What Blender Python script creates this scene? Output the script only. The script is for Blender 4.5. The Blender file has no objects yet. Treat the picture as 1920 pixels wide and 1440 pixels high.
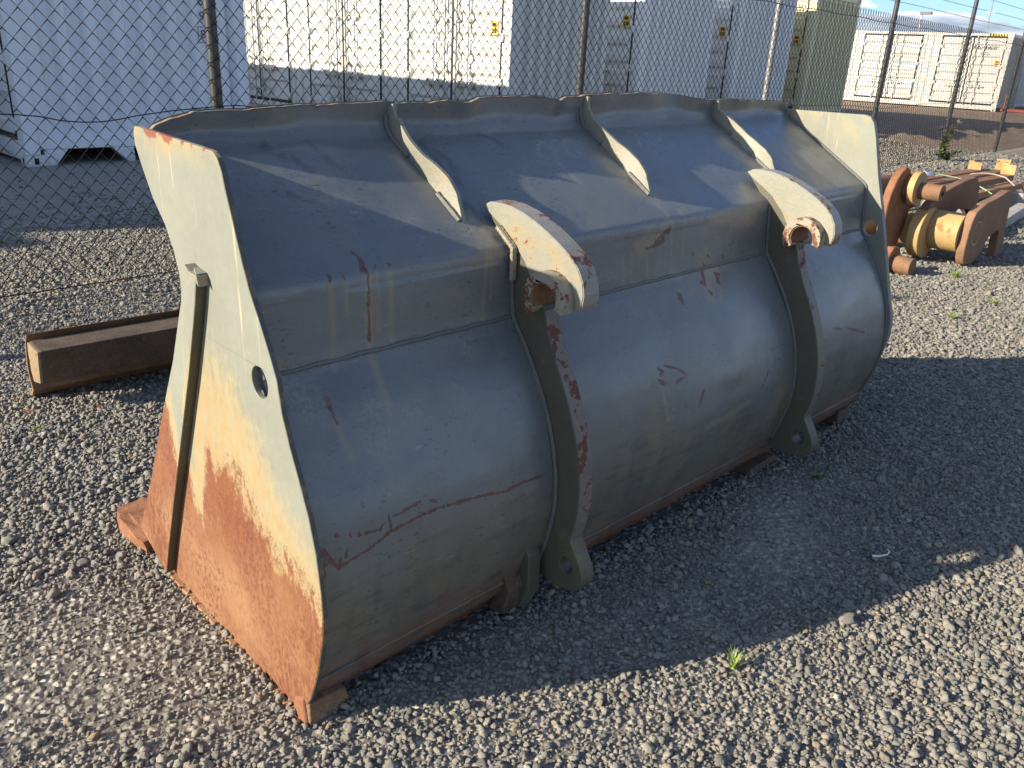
import bpy, bmesh, math, random
import numpy as np
from mathutils import Vector, Matrix, noise
from mathutils.geometry import tessellate_polygon

random.seed(7); rng = np.random.default_rng(7)
S = bpy.context.scene
C = S.collection
R = math.radians
PI = math.pi

# ------------------------------------------------------------------ camera
CAM = Vector((-0.6732, -1.27345, 1.35))
RIGHT = Vector((0.72456, -0.68736, 0.05047))
UP = Vector((0.22123, 0.30131, 0.92751))
FWD = Vector((0.65274, 0.66087, -0.37038))
cd = bpy.data.cameras.new('camera'); co = bpy.data.objects.new('camera', cd); C.objects.link(co)
M = Matrix.Identity(4)
for i in range(3):
    M[i][0] = RIGHT[i]; M[i][1] = UP[i]; M[i][2] = -FWD[i]; M[i][3] = CAM[i]
co.matrix_world = M
cd.sensor_width = 36; cd.lens = 28.876; cd.clip_start = 0.05; cd.clip_end = 5000
S.camera = co
FX = 1540.06 / 960.0; FY = 1540.06 / 720.0

# ------------------------------------------------------------------ world, sun, exposure
SUN_TO = Vector((-1.0, 0.425, 0.414)).normalized()
w = bpy.data.worlds.new('World'); S.world = w; w.use_nodes = True
nt = w.node_tree; nt.nodes.clear()
def wn(t, **k):
    n = nt.nodes.new(t)
    for a, b in k.items(): setattr(n, a, b)
    return n
out = wn('ShaderNodeOutputWorld'); bg = wn('ShaderNodeBackground'); bg.inputs[1].default_value = SKY_STRENGTH = 0.095
sky = wn('ShaderNodeTexSky', sky_type='NISHITA', sun_disc=False)
sky.sun_elevation = math.asin(SUN_TO.z); sky.sun_rotation = math.atan2(SUN_TO.x, SUN_TO.y)
sky.altitude = 100; sky.air_density = 1.0; sky.dust_density = 1.0; sky.ozone_density = 2.0
tc = wn('ShaderNodeTexCoord'); sep = wn('ShaderNodeSeparateXYZ'); nt.links.new(tc.outputs['Generated'], sep.inputs[0])
def wm(op, a, b=None, clamp=False):
    n = wn('ShaderNodeMath', operation=op); n.use_clamp = clamp
    for i, v in enumerate((a, b)):
        if v is None: continue
        if isinstance(v, (int, float)): n.inputs[i].default_value = v
        else: nt.links.new(v, n.inputs[i])
    return n.outputs[0]
zz = wm('ADD', wm('MAXIMUM', sep.outputs[2], 0.0), 0.16)
px = wm('DIVIDE', sep.outputs[0], zz); py = wm('DIVIDE', sep.outputs[1], zz)
cmb = wn('ShaderNodeCombineXYZ'); nt.links.new(px, cmb.inputs[0]); nt.links.new(py, cmb.inputs[1])
n1 = wn('ShaderNodeTexNoise'); n1.inputs['Scale'].default_value = 1.9; n1.inputs['Detail'].default_value = 9; n1.inputs['Roughness'].default_value = 0.56
n1.inputs['Distortion'].default_value = 0.25
nt.links.new(cmb.outputs[0], n1.inputs['Vector'])
n2 = wn('ShaderNodeTexNoise'); n2.inputs['Scale'].default_value = 2.3; n2.inputs['Detail'].default_value = 6
mp = wn('ShaderNodeMapping'); mp.inputs['Location'].default_value = (0.12, -0.1, 3.3); nt.links.new(cmb.outputs[0], mp.inputs[0]); nt.links.new(mp.outputs[0], n2.inputs['Vector'])
cr = wn('ShaderNodeValToRGB'); cr.color_ramp.elements[0].position = 0.535; cr.color_ramp.elements[1].position = 0.585
cov = wm('ADD', n1.outputs[0], wm('MULTIPLY', wm('SUBTRACT', 0.45, wm('MINIMUM', sep.outputs[2], 0.45)), 0.17)); nt.links.new(cov, cr.inputs[0])
cc = wn('ShaderNodeValToRGB'); cc.color_ramp.elements[0].position = 0.38; cc.color_ramp.elements[1].position = 0.62
cc.color_ramp.elements[0].color = (2.4, 2.9, 3.7, 1); cc.color_ramp.elements[1].color = (6.4, 6.5, 6.7, 1)
nt.links.new(n2.outputs[0], cc.inputs[0])
mx = wn('ShaderNodeMix', data_type='RGBA'); nt.links.new(cr.outputs[0], mx.inputs[0])
tn = wn('ShaderNodeMix', data_type='RGBA', blend_type='MULTIPLY'); tn.inputs[0].default_value = 1; tn.inputs[7].default_value = (0.66, 0.84, 1.07, 1); nt.links.new(sky.outputs[0], tn.inputs[6]); nt.links.new(tn.outputs[2], mx.inputs[6]); nt.links.new(cc.outputs[0], mx.inputs[7])
nt.links.new(mx.outputs[2], bg.inputs[0]); nt.links.new(bg.outputs[0], out.inputs[0])

sl = bpy.data.lights.new('sun', 'SUN'); sl.energy = 5.0; sl.angle = R(0.53); sl.color = (1.0, 0.885, 0.69)
so = bpy.data.objects.new('sun', sl); C.objects.link(so)
so.rotation_euler = SUN_TO.to_track_quat('Z', 'Y').to_euler(); so.location = (-10, 5, 8)

S.view_settings.view_transform = 'Standard'; S.view_settings.look = 'None'
S.view_settings.gamma = 1; S.view_settings.use_curve_mapping = False
S.view_settings.exposure = 1.06
# ------------------------------------------------------------------ materials
class NT:
    def __init__(s, name):
        s.m = bpy.data.materials.new(name); s.m.use_nodes = True; s.t = s.m.node_tree; s.t.nodes.clear()
        s.o = s.t.nodes.new('ShaderNodeOutputMaterial'); s.b = s.t.nodes.new('ShaderNodeBsdfPrincipled')
        s.t.links.new(s.b.outputs[0], s.o.inputs[0]); s._c = None
    def n(s, t, **k):
        x = s.t.nodes.new(t)
        for a, b in k.items(): setattr(x, a, b)
        return x
    def set(s, inp, v):
        if v is None: return
        if hasattr(v, 'is_linked') or hasattr(v, 'links'): s.t.links.new(v, inp)
        else:
            if isinstance(v, tuple) and len(v) == 3 and inp.type == 'RGBA': v = v + (1,)
            inp.default_value = v
    def coord(s, kind='Object'):
        if s._c is None: s._c = s.n('ShaderNodeTexCoord')
        return s._c.outputs[kind]
    def math(s, op, a, b=0.0, c=None, clamp=False):
        x = s.n('ShaderNodeMath', operation=op); x.use_clamp = clamp
        s.set(x.inputs[0], a); s.set(x.inputs[1], b)
        if c is not None: s.set(x.inputs[2], c)
        return x.outputs[0]
    def noise(s, scale, detail=4, rough=0.55, dist=0.0, vec=None, stretch=None, off=None):
        x = s.n('ShaderNodeTexNoise'); x.inputs['Scale'].default_value = scale; x.inputs['Detail'].default_value = detail
        x.inputs['Roughness'].default_value = rough; x.inputs['Distortion'].default_value = dist
        v = vec or s.coord()
        if stretch or off:
            m = s.n('ShaderNodeMapping'); s.set(m.inputs[0], v)
            if stretch: m.inputs['Scale'].default_value = stretch
            if off: m.inputs['Location'].default_value = off
            v = m.outputs[0]
        s.set(x.inputs['Vector'], v); return x.outputs[0]
    def vor(s, scale, feature='F1', out=0, vec=None, rnd=1.0):
        x = s.n('ShaderNodeTexVoronoi', feature=feature); x.inputs['Scale'].default_value = scale; x.inputs['Randomness'].default_value = rnd
        s.set(x.inputs['Vector'], vec or s.coord()); return x.outputs[out]
    def ramp(s, f, stops, interp='LINEAR'):
        x = s.n('ShaderNodeValToRGB'); x.color_ramp.interpolation = interp
        e = x.color_ramp.elements
        while len(e) < len(stops): e.new(0.5)
        for q, (p_, c_) in zip(e, stops):
            q.position = p_; q.color = (c_, c_, c_, 1) if isinstance(c_, (int, float)) else tuple(c_) + (1,)
        s.set(x.inputs[0], f); return x.outputs[0]
    def mr(s, f, a, b, c=0.0, d=1.0, smooth=False):
        x = s.n('ShaderNodeMapRange'); x.clamp = True
        if smooth: x.interpolation_type = 'SMOOTHSTEP'
        s.set(x.inputs[0], f)
        for i, v in zip((1, 2, 3, 4), (a, b, c, d)): s.set(x.inputs[i], v)
        return x.outputs[0]
    def mix(s, f, a, b, blend='MIX'):
        x = s.n('ShaderNodeMix', data_type='RGBA', blend_type=blend)
        s.set(x.inputs[0], f); s.set(x.inputs[6], a); s.set(x.inputs[7], b); return x.outputs[2]
    def attr(s, name):
        x = s.n('ShaderNodeAttribute'); x.attribute_name = name; return x.outputs['Fac']
    def bump(s, h, strength=0.3, dist=0.01, nrm=None):
        x = s.n('ShaderNodeBump'); x.inputs['Strength'].default_value = strength; x.inputs['Distance'].default_value = dist
        s.set(x.inputs['Height'], h)
        if nrm is not None: s.set(x.inputs['Normal'], nrm)
        return x.outputs[0]
    def sep(s, v=None):
        x = s.n('ShaderNodeSeparateXYZ'); s.set(x.inputs[0], v or s.coord()); return x.outputs
    def done(s, col, rough=0.5, metal=0.0, nrm=None, spec=0.5):
        s.set(s.b.inputs['Base Color'], col); s.set(s.b.inputs['Roughness'], rough); s.set(s.b.inputs['Metallic'], metal)
        s.set(s.b.inputs['Specular IOR Level'], spec)
        if nrm is not None: s.set(s.b.inputs['Normal'], nrm)
        return s.m

RUST_A = (0.30, 0.105, 0.045); RUST_B = (0.16, 0.055, 0.03); RUST_Y = (0.31, 0.21, 0.09)
PAINT = (0.335, 0.325, 0.285)

def rust_col(g, sc=60):
    f = g.noise(sc, 6, 0.65); f2 = g.noise(9, 4)
    c = g.mix(g.mr(f, 0.35, 0.65), RUST_B, RUST_A)
    return g.mix(g.mr(f2, 0.45, 0.7, 0, 0.6), c, (0.40, 0.17, 0.08))

def paint_base(g, base=PAINT):
    lo = g.noise(2.2, 5, 0.6); hi = g.noise(55, 5, 0.7)
    c = g.mix(g.mr(lo, 0.35, 0.65), tuple(v * 0.86 for v in base), tuple(v * 1.10 for v in base))
    c = g.mix(g.mr(hi, 0.4, 0.75, 0, 0.18), c, tuple(min(1, v * 1.5) for v in base))
    sp = g.vor(70); sp2 = g.noise(7, 3)
    sm = g.math('MULTIPLY', g.mr(sp, 0.10, 0.02), g.mr(sp2, 0.52, 0.62))
    c = g.mix(g.math('MULTIPLY', sm, 0.6), c, tuple(min(1, v * 1.9) for v in base))
    return c

def m_shell():
    g = NT('worn_grey_paint_shell')
    c = paint_base(g, (0.135, 0.142, 0.146))
    x, y, z = g.sep()
    fine = g.noise(120, 4, 0.7); med = g.noise(18, 5, 0.65)
    # dull dust film low down and dusty upper panel
    low = g.mr(g.math('ADD', z, g.mr(g.noise(5, 5, 0.6, stretch=(1, 1, 0.5)), 0.3, 0.7, -0.10, 0.10)), 0.47, 0.29)
    film = g.mix(g.mr(g.noise(6, 6, 0.65, stretch=(2.0, 1, 0.5)), 0.4, 0.66), (0.150, 0.132, 0.088), (0.075, 0.074, 0.064))
    c = g.mix(g.math('MULTIPLY', low, 0.85), c, film)
    # brushed rusty band near ground
    rb = g.math('MULTIPLY', g.mr(g.math('ADD', z, g.mr(med, 0.3, 0.7, -0.06, 0.06)), 0.21, 0.04), g.mr(g.noise(30, 5, 0.7, stretch=(0.35, 1, 1)), 0.34, 0.54))
    c = g.mix(g.math('MULTIPLY', rb, 0.8), c, rust_col(g, 80))
    br = g.n('ShaderNodeMapping'); g.set(br.inputs[0], g.coord()); br.inputs['Rotation'].default_value = (0, R(28), 0); br.inputs['Scale'].default_value = (9, 6, 46)
    brn = g.noise(1.0, 4, 0.65, vec=br.outputs[0]); c = g.mix(g.math('MULTIPLY', low, g.mr(brn, 0.48, 0.62, 0, 0.30)), c, (0.17, 0.155, 0.115)); c = g.mix(g.math('MULTIPLY', low, g.mr(brn, 0.45, 0.36, 0, 0.38)), c, (0.035, 0.036, 0.036))
    blot = g.mr(g.noise(5.5, 7, 0.72, 0.8, off=(4, 4, 4)), 0.52, 0.60, 0, 0.45); c = g.mix(blot, c, (0.15, 0.15, 0.135))
    spk = g.vor(190); c = g.mix(g.math('MULTIPLY', g.mr(spk, 0.16, 0.06), g.mr(g.noise(11, 4, 0.6), 0.46, 0.6)), c, (0.34, 0.33, 0.29))
    spd = g.vor(120, vec=None); c = g.mix(g.math('MULTIPLY', g.mr(g.noise(150, 2, 0.5, stretch=(0.4, 1, 1)), 0.62, 0.68), g.mr(g.noise(5, 4, 0.6, off=(9, 1, 2)), 0.45, 0.6, 0, 0.75)), c, (0.045, 0.048, 0.055))
    # scattered scratches
    sc = g.noise(38, 2, 0.5, dist=0.4, stretch=(0.5, 1, 6)); c = g.mix(g.mr(sc, 0.70, 0.78, 0, 0.35), c, (0.42, 0.41, 0.37))
    sc2 = g.noise(30, 2, 0.5, stretch=(4, 1, 0.6), off=(3, 0, 1)); c = g.mix(g.mr(sc2, 0.70, 0.76, 0, 0.3), c, (0.12, 0.12, 0.12))
    # painted-on attribute marks with broken edges
    st = g.math('MULTIPLY', g.attr('stain'), g.mr(med, 0.3, 0.55, 0.35, 1)); c = g.mix(g.math('MULTIPLY', st, 0.55), c, (0.25, 0.21, 0.13))
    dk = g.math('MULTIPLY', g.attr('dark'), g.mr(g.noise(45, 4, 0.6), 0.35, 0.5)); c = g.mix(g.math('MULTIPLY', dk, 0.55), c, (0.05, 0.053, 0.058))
    pl = g.math('MULTIPLY', g.attr('pale'), g.mr(g.noise(90, 3), 0.36, 0.52)); c = g.mix(g.math('MULTIPLY', pl, 0.45), c, (0.30, 0.28, 0.20))
    ru = g.mr(g.math('ADD', g.attr('rust'), g.mr(g.noise(130, 4, 0.7), 0.3, 0.7, -0.5, 0.5)), 0.42, 0.66)
    c = g.mix(g.math('MULTIPLY', ru, 0.92), c, g.mix(g.mr(fine, 0.4, 0.6), (0.075, 0.027, 0.024), (0.15, 0.05, 0.033)))
    dust = g.attr('dust'); c = g.mix(g.math('MULTIPLY', dust, g.mr(fine, 0.42, 0.6, 0.1, 0.7)), c, (0.33, 0.31, 0.255))
    # circular wet spots on the top sheet
    v = g.vor(26, vec=None); sp = g.math('MULTIPLY', g.mr(v, 0.22, 0.16), g.mr(g.noise(4, 3), 0.5, 0.58)); sp = g.math('MULTIPLY', sp, g.mr(z, 0.85, 0.93))
    c = g.mix(g.math('MULTIPLY', sp, 0.35), c, (0.11, 0.115, 0.12))
    b1 = g.bump(g.noise(3.2, 3, 0.5), 0.35, 0.03)
    b2 = g.bump(fine, 0.08, 0.003, b1)
    b3 = g.bump(g.math('MULTIPLY', ru, -1.0), 0.5, 0.0015, b2)
    ro = g.math('ADD', g.mr(g.noise(7, 5), 0.3, 0.7, 0.22, 0.36), g.math('MULTIPLY', g.math('MAXIMUM', ru, low), 0.2))
    return g.done(c, ro, 0.0, b3, 0.65)

def curve_xy(g, val, pts, lo, hi):
    # piecewise-linear function of val through pts (x ascending), mapped to [0,1]
    x0, x1 = pts[0][0], pts[-1][0]
    f = g.mr(val, x0, x1)
    return g.ramp(f, [((p_[0] - x0) / (x1 - x0), (p_[1] - lo) / (hi - lo)) for p_ in pts])

def m_side(left=True):
    g = NT('weathered_side_plate' if left else 'grey_side_plate')
    c = paint_base(g, (0.212, 0.218, 0.184))
    x, y, z = g.sep()
    v = g.math('MULTIPLY', y, -1.0)
    n_big = g.noise(7, 6, 0.62, 0.3, stretch=(1, 1.2, 0.8)); n_f = g.noise(150, 4, 0.75)
    n_sc = g.noise(30, 5, 0.78, 0.4, stretch=(1, 1.5, 0.75))
    # scratches slanting over the plate
    m = g.n('ShaderNodeMapping'); g.set(m.inputs[0], g.coord()); m.inputs['Rotation'].default_value = (R(24), 0, 0); m.inputs['Scale'].default_value = (1, 48, 2.2)
    s1 = g.noise(1.0, 3, 0.6, vec=m.outputs[0]); c = g.mix(g.mr(s1, 0.63, 0.69, 0, 0.7), c, (0.46, 0.41, 0.26))
    m2 = g.n('ShaderNodeMapping'); g.set(m2.inputs[0], g.coord()); m2.inputs['Rotation'].default_value = (R(-12), 0, 0); m2.inputs['Scale'].default_value = (1, 75, 3.0)
    s2 = g.noise(1.0, 3, 0.6, vec=m2.outputs[0], off=(0, 5, 5)); c = g.mix(g.mr(s2, 0.67, 0.72, 0, 0.5), c, (0.16, 0.16, 0.145))
    if left:
        pts = [(-0.86, 0.60), (-0.62, 0.60), (-0.53, 0.54), (-0.47, 0.40), (-0.42, 0.26), (-0.39, 0.40), (-0.345, 0.535), (-0.233, 0.50), (-0.158, 0.47), (-0.052, 0.40), (0.03, 0.37), (0.125, 0.34)]
        zb = g.math('MULTIPLY_ADD', curve_xy(g, v, pts, 0.0, 1.0), 1.0, 0.0)
        d = g.math('SUBTRACT', zb, z)
        d = g.math('ADD', d, g.mr(n_big, 0.3, 0.7, -0.07, 0.07)); d = g.math('ADD', d, g.mr(n_sc, 0.3, 0.7, -0.06, 0.06)); d = g.math('ADD', d, g.mr(n_f, 0.3, 0.7, -0.035, 0.035))
        ps = [(-0.86, 0.72), (-0.60, 0.72), (-0.53, 0.69), (-0.47, 0.56), (-0.44, 0.46), (-0.40, 0.62), (-0.35, 0.74), (-0.27, 0.76), (-0.202, 0.75), (-0.119, 0.66), (-0.023, 0.55), (0.125, 0.46)]
        zs = curve_xy(g, v, ps, 0.0, 1.0)
        ds = g.math('ADD', g.math('SUBTRACT', zs, z), g.mr(n_sc, 0.3, 0.7, -0.09, 0.09))
        stain = g.mr(ds, -0.05, 0.09, smooth=True); rust = g.mr(d, -0.03, 0.045, smooth=True)
        c = g.mix(g.math('MULTIPLY', stain, 0.85), c, g.mix(g.mr(n_sc, 0.36, 0.6), (0.33, 0.205, 0.080), (0.29, 0.255, 0.155)))
        rc = g.mix(g.mr(n_sc, 0.38, 0.62), (0.140, 0.048, 0.024), (0.235, 0.104, 0.047))
        rc = g.mix(g.mr(g.noise(3.1, 3, 0.5), 0.4, 0.62), rc, (0.265, 0.140, 0.075))
        rc = g.mix(g.math('MULTIPLY', g.mr(g.math('ADD', z, g.mr(n_big, 0.3, 0.7, -0.12, 0.12)), 0.16, 0.42), 0.8), rc, g.mix(g.mr(n_f, 0.4, 0.6), (0.115, 0.034, 0.017), (0.205, 0.070, 0.030)))
        # dark pitting specks
        pit = g.math('MULTIPLY', g.mr(g.noise(85, 3, 0.6, stretch=(1, 1, 0.75)), 0.50, 0.57), g.mr(g.noise(5, 3, off=(1, 2, 3)), 0.36, 0.55))
        rc = g.mix(g.math('MULTIPLY', pit, 0.7), rc, (0.115, 0.040, 0.027))
        pl = g.noise(46, 3, 0.6, 0.5, stretch=(1, 3.0, 0.6), off=(2, 0, 0)); rc = g.mix(g.mr(pl, 0.62, 0.70, 0, 0.5), rc, (0.36, 0.20, 0.10))
        c = g.mix(rust, c, rc)
        # rusty top edge
        te = g.math('MULTIPLY', g.mr(z, 1.118, 1.165), g.mr(n_big, 0.40, 0.6)); c = g.mix(g.math('MULTIPLY', te, 0.7), c, (0.34, 0.24, 0.09))
        te2 = g.mr(g.math('ADD', z, g.mr(g.noise(26, 3), 0.3, 0.7, -0.02, 0.016)), 1.163, 1.170); c = g.mix(te2, c, (0.20, 0.07, 0.045))
    else:
        st = g.math('MULTIPLY', g.mr(z, 0.95, 1.18), g.mr(n_big, 0.45, 0.62)); c = g.mix(g.math('MULTIPLY', st, 0.6), c, (0.34, 0.28, 0.15))
        rs = g.math('MULTIPLY', g.mr(z, 0.25, 0.02), g.mr(n_sc, 0.4, 0.6)); c = g.mix(rs, c, (0.25, 0.10, 0.05)); rust = rs
    b = g.bump(g.noise(4, 3), 0.35, 0.015); b = g.bump(n_f, 0.16, 0.004, b)
    return g.done(c, g.math('ADD', g.mr(n_big, 0.3, 0.7, 0.5, 0.68), 0.0), 0.0, b, 0.35)

def m_steel(name, base, rust_amt=0.45, rust_scale=11, dark=(0.105, 0.042, 0.026), yellow=0.25, rough=0.5, bump=0.35):
    g = NT(name); c = paint_base(g, base)
    n = g.noise(rust_scale, 6, 0.68, 0.2); nf = g.noise(90, 4, 0.7)
    t = 0.70 - 0.30 * rust_amt
    y_ = g.mr(n, t - 0.10, t, 0, yellow); c = g.mix(y_, c, RUST_Y)
    r_ = g.mr(g.math('ADD', n, g.mr(nf, 0.3, 0.7, -0.05, 0.05)), t, t + 0.03)
    c = g.mix(r_, c, g.mix(g.mr(nf, 0.4, 0.6), dark, (dark[0] * 1.5, dark[1] * 1.6, dark[2] * 1.5)))
    b = g.bump(nf, bump, 0.004); b = g.bump(r_, -0.3, 0.002, b)
    return g.done(c, g.math('ADD', rough, g.math('MULTIPLY', r_, 0.25)), 0, b, 0.4)

def m_rust(name, a, b_, c_, sc=14):
    g = NT(name); n = g.noise(sc, 6, 0.65); nf = g.noise(110, 4, 0.7)
    c = g.mix(g.mr(n, 0.36, 0.62), a, b_); c = g.mix(g.mr(nf, 0.45, 0.7, 0, 0.7), c, c_)
    return g.done(c, g.mr(n, 0.3, 0.7, 0.6, 0.85), 0, g.bump(g.math('ADD', n, nf), 0.45, 0.004), 0.25)

def m_plain(name, col, rough=0.5, metal=0.0, var=0.12, sc=8, bump=0.0, spec=0.5):
    g = NT(name); n = g.noise(sc, 4)
    c = g.mix(g.mr(n, 0.3, 0.7), tuple(v * (1 - var) for v in col), tuple(min(1, v * (1 + var)) for v in col))
    return g.done(c, rough, metal, g.bump(g.noise(sc * 8, 3), bump, 0.005) if bump else None, spec)

def m_container(name, col):
    g = NT(name); n = g.noise(0.9, 5, 0.6); n2 = g.noise(2.5, 5, 0.65, stretch=(3, 3, 0.35))
    c = g.mix(g.mr(n, 0.3, 0.7), tuple(v * 0.93 for v in col), col)
    c = g.mix(g.mr(n2, 0.50, 0.75, 0, 0.22), c, tuple(v * q for v, q in zip(col, (0.62, 0.58, 0.5))))
    nr = g.noise(14, 5, 0.7); x, y, z = g.sep()
    c = g.mix(g.math('MULTIPLY', g.mr(nr, 0.66, 0.7), g.mr(z, 0.9, 0.0)), c, (0.28, 0.12, 0.06))
    c = g.mix(g.mr(g.math('ADD', z, g.mr(nr, 0.3, 0.7, -0.08, 0.08)), 0.16, 0.0, 0, 0.55), c, (0.33, 0.29, 0.23))
    return g.done(c, 0.42, 0, g.bump(g.noise(6, 3), 0.12, 0.01), 0.45)

def m_ground():
    g = NT('gravelly_ground'); P_ = g.coord('Object'); x, y, z = g.sep(P_)
    big = g.noise(0.35, 5, 0.6); med = g.noise(3.0, 6, 0.65); sm = g.noise(26, 5, 0.7)
    va = g.vor(48); vb = g.vor(48, out=1); sepc = g.n('ShaderNodeSeparateColor'); g.set(sepc.inputs[0], vb)
    stone = g.mix(sepc.outputs[0], (0.24, 0.225, 0.20), (0.46, 0.42, 0.355))
    gap = g.mr(va, 0.35, 0.62); c = g.mix(g.math('MULTIPLY', gap, 0.75), stone, (0.10, 0.09, 0.08))
    c = g.mix(g.mr(med, 0.45, 0.7, 0, 0.45), c, (0.25, 0.215, 0.175))
    dx_ = g.math('DIVIDE', g.math('SUBTRACT', x, 1.6), 0.55); dy_ = g.math('DIVIDE', g.math('ADD', g.math('ADD', y, 0.27), g.math('MULTIPLY', g.math('SUBTRACT', med, 0.5), 0.25)), 0.17)
    pd = g.math('ADD', g.math('MULTIPLY', dx_, dx_), g.math('MULTIPLY', dy_, dy_)); c = g.mix(g.mr(pd, 2.4, 0.2, 0, 0.38), c, g.mix(g.mr(sm, 0.4, 0.65), (0.24, 0.225, 0.20), (0.38, 0.36, 0.325)))
    yd = g.math('ADD', y, g.mr(g.noise(0.8, 4), 0.3, 0.7, -0.5, 0.5))
    # compacted dark road base beyond the fence, brown dirt to the right of it
    road = g.mr(yd, 4.4, 5.2); rc = g.mix(g.mr(g.noise(60, 5, 0.75), 0.35, 0.65), (0.20, 0.20, 0.195), (0.34, 0.325, 0.30))
    rc = g.mix(g.mr(g.noise(1.3, 5, 0.7, stretch=(0.3, 1, 1)), 0.5, 0.7, 0, 0.5), rc, (0.245, 0.215, 0.18))
    c = g.mix(road, c, rc)
    dirt = g.math('MULTIPLY', g.mr(x, 6.0, 13.0), g.mr(yd, 4.0, 5.2)); dc = g.mix(g.mr(g.noise(7, 6, 0.7), 0.35, 0.65), (0.26, 0.185, 0.13), (0.40, 0.30, 0.215))
    c = g.mix(dirt, c, dc)
    far = g.mr(y, 40, 120); c = g.mix(far, c, (0.20, 0.20, 0.13))
    h = g.math('MULTIPLY', g.mr(va, 0.6, 0.0), 1.0)
    b = g.bump(g.math('ADD', h, sm), 0.9, 0.012); b = g.bump(med, 0.5, 0.04, b)
    return g.done(c, 0.92, 0, b, 0.15)

def m_stone():
    g = NT('grey_brown_stone'); oi = g.n('ShaderNodeObjectInfo'); r_ = oi.outputs['Random']
    c = g.ramp(r_, [(0.0, (0.22, 0.215, 0.20)), (0.3, (0.33, 0.315, 0.285)), (0.55, (0.40, 0.375, 0.33)), (0.8, (0.48, 0.445, 0.375)), (0.955, (0.44, 0.39, 0.32)), (0.985, (0.44, 0.31, 0.22)), (1.0, (0.68, 0.65, 0.60))])
    n = g.noise(3.0, 4, 0.7, vec=g.coord('Object')); c = g.mix(g.mr(n, 0.4, 0.7, 0, 0.45), c, (0.20, 0.185, 0.165))
    return g.done(c, 0.9, 0, g.bump(g.noise(6, 4, 0.7), 0.6, 0.3), 0.2)
# ------------------------------------------------------------------ geometry helpers
class MB:
    def __init__(s): s.v = []; s.f = []; s.mi = []
    def add(s, v, f, mi=0):
        o = len(s.v); s.v += [tuple(map(float, q)) for q in v]; s.f += [tuple(i + o for i in q) for q in f]; s.mi += [mi] * len(f); return s
    def box(s, a, b, mi=0):
        x0, y0, z0 = (min(p_, q) for p_, q in zip(a, b)); x1, y1, z1 = (max(p_, q) for p_, q in zip(a, b))
        v = [(x0,y0,z0),(x1,y0,z0),(x1,y1,z0),(x0,y1,z0),(x0,y0,z1),(x1,y0,z1),(x1,y1,z1),(x0,y1,z1)]
        return s.add(v, [(0,3,2,1),(4,5,6,7),(0,1,5,4),(1,2,6,5),(2,3,7,6),(3,0,4,7)], mi)
    def prism(s, poly, a0, a1, fr, holes=(), mi=0):
        """poly: 2-D outline; fr(a, p, q) -> 3-D point; extruded from a0 to a1"""
        rings = [list(poly)] + [list(h) for h in holes]
        tri = tessellate_polygon([[Vector((p_[0], p_[1], 0)) for p_ in r_] for r_ in rings])
        flat = [p_ for r_ in rings for p_ in r_]; n = len(flat)
        v = [fr(a0, *p_) for p_ in flat] + [fr(a1, *p_) for p_ in flat]
        f = [tuple(t) for t in tri] + [tuple(i + n for i in reversed(t)) for t in tri]
        o = 0
        for r_ in rings:
            m = len(r_)
            for i in range(m):
                j = (i + 1) % m; f.append((o + i, o + j, o + j + n, o + i + n))
            o += m
        return s.add(v, f, mi)
    def tube(s, pts, r, n=8, caps=True, mi=0):
        pts = [Vector(p_) for p_ in pts]; rs = r if isinstance(r, (list, tuple)) else [r] * len(pts)
        V = []; F = []; prev = None
        for i, p_ in enumerate(pts):
            t = (pts[min(i + 1, len(pts) - 1)] - pts[max(i - 1, 0)]).normalized()
            if prev is None:
                a = t.cross(Vector((0, 0, 1))) if abs(t.z) < 0.9 else t.cross(Vector((1, 0, 0)))
            else: a = prev - t * prev.dot(t)
            a.normalize(); prev = a; b = t.cross(a)
            V += [p_ + (a * math.cos(2 * PI * k / n) + b * math.sin(2 * PI * k / n)) * rs[i] for k in range(n)]
        for i in range(len(pts) - 1):
            for k in range(n):
                k2 = (k + 1) % n; F.append((i*n + k, i*n + k2, (i+1)*n + k2, (i+1)*n + k))
        if caps: F.append(tuple(reversed(range(n)))); F.append(tuple((len(pts)-1)*n + k for k in range(n)))
        return s.add(V, F, mi)
    def build(s, name, mat, parent=None, bevel=0, smooth=False, seg=2, loc=None):
        me = bpy.data.meshes.new(name); me.from_pydata(s.v, [], s.f)
        mats = mat if isinstance(mat, (list, tuple)) else [mat]
        for m in mats: me.materials.append(m)
        if len(mats) > 1: me.polygons.foreach_set('material_index', s.mi)
        bm = bmesh.new(); bm.from_mesh(me); bmesh.ops.recalc_face_normals(bm, faces=bm.faces); bm.to_mesh(me); bm.free()
        me.update()
        o = bpy.data.objects.new(name, me); C.objects.link(o)
        if parent: o.parent = parent
        if loc: o.location = loc
        if bevel:
            b = o.modifiers.new('bevel', 'BEVEL'); b.width = bevel; b.segments = seg; b.limit_method = 'ANGLE'; b.angle_limit = R(30)
        if smooth or bevel:
            for p_ in me.polygons: p_.use_smooth = True
            try: me.set_sharp_from_angle(angle=R(38))
            except Exception: pass
        return o

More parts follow.
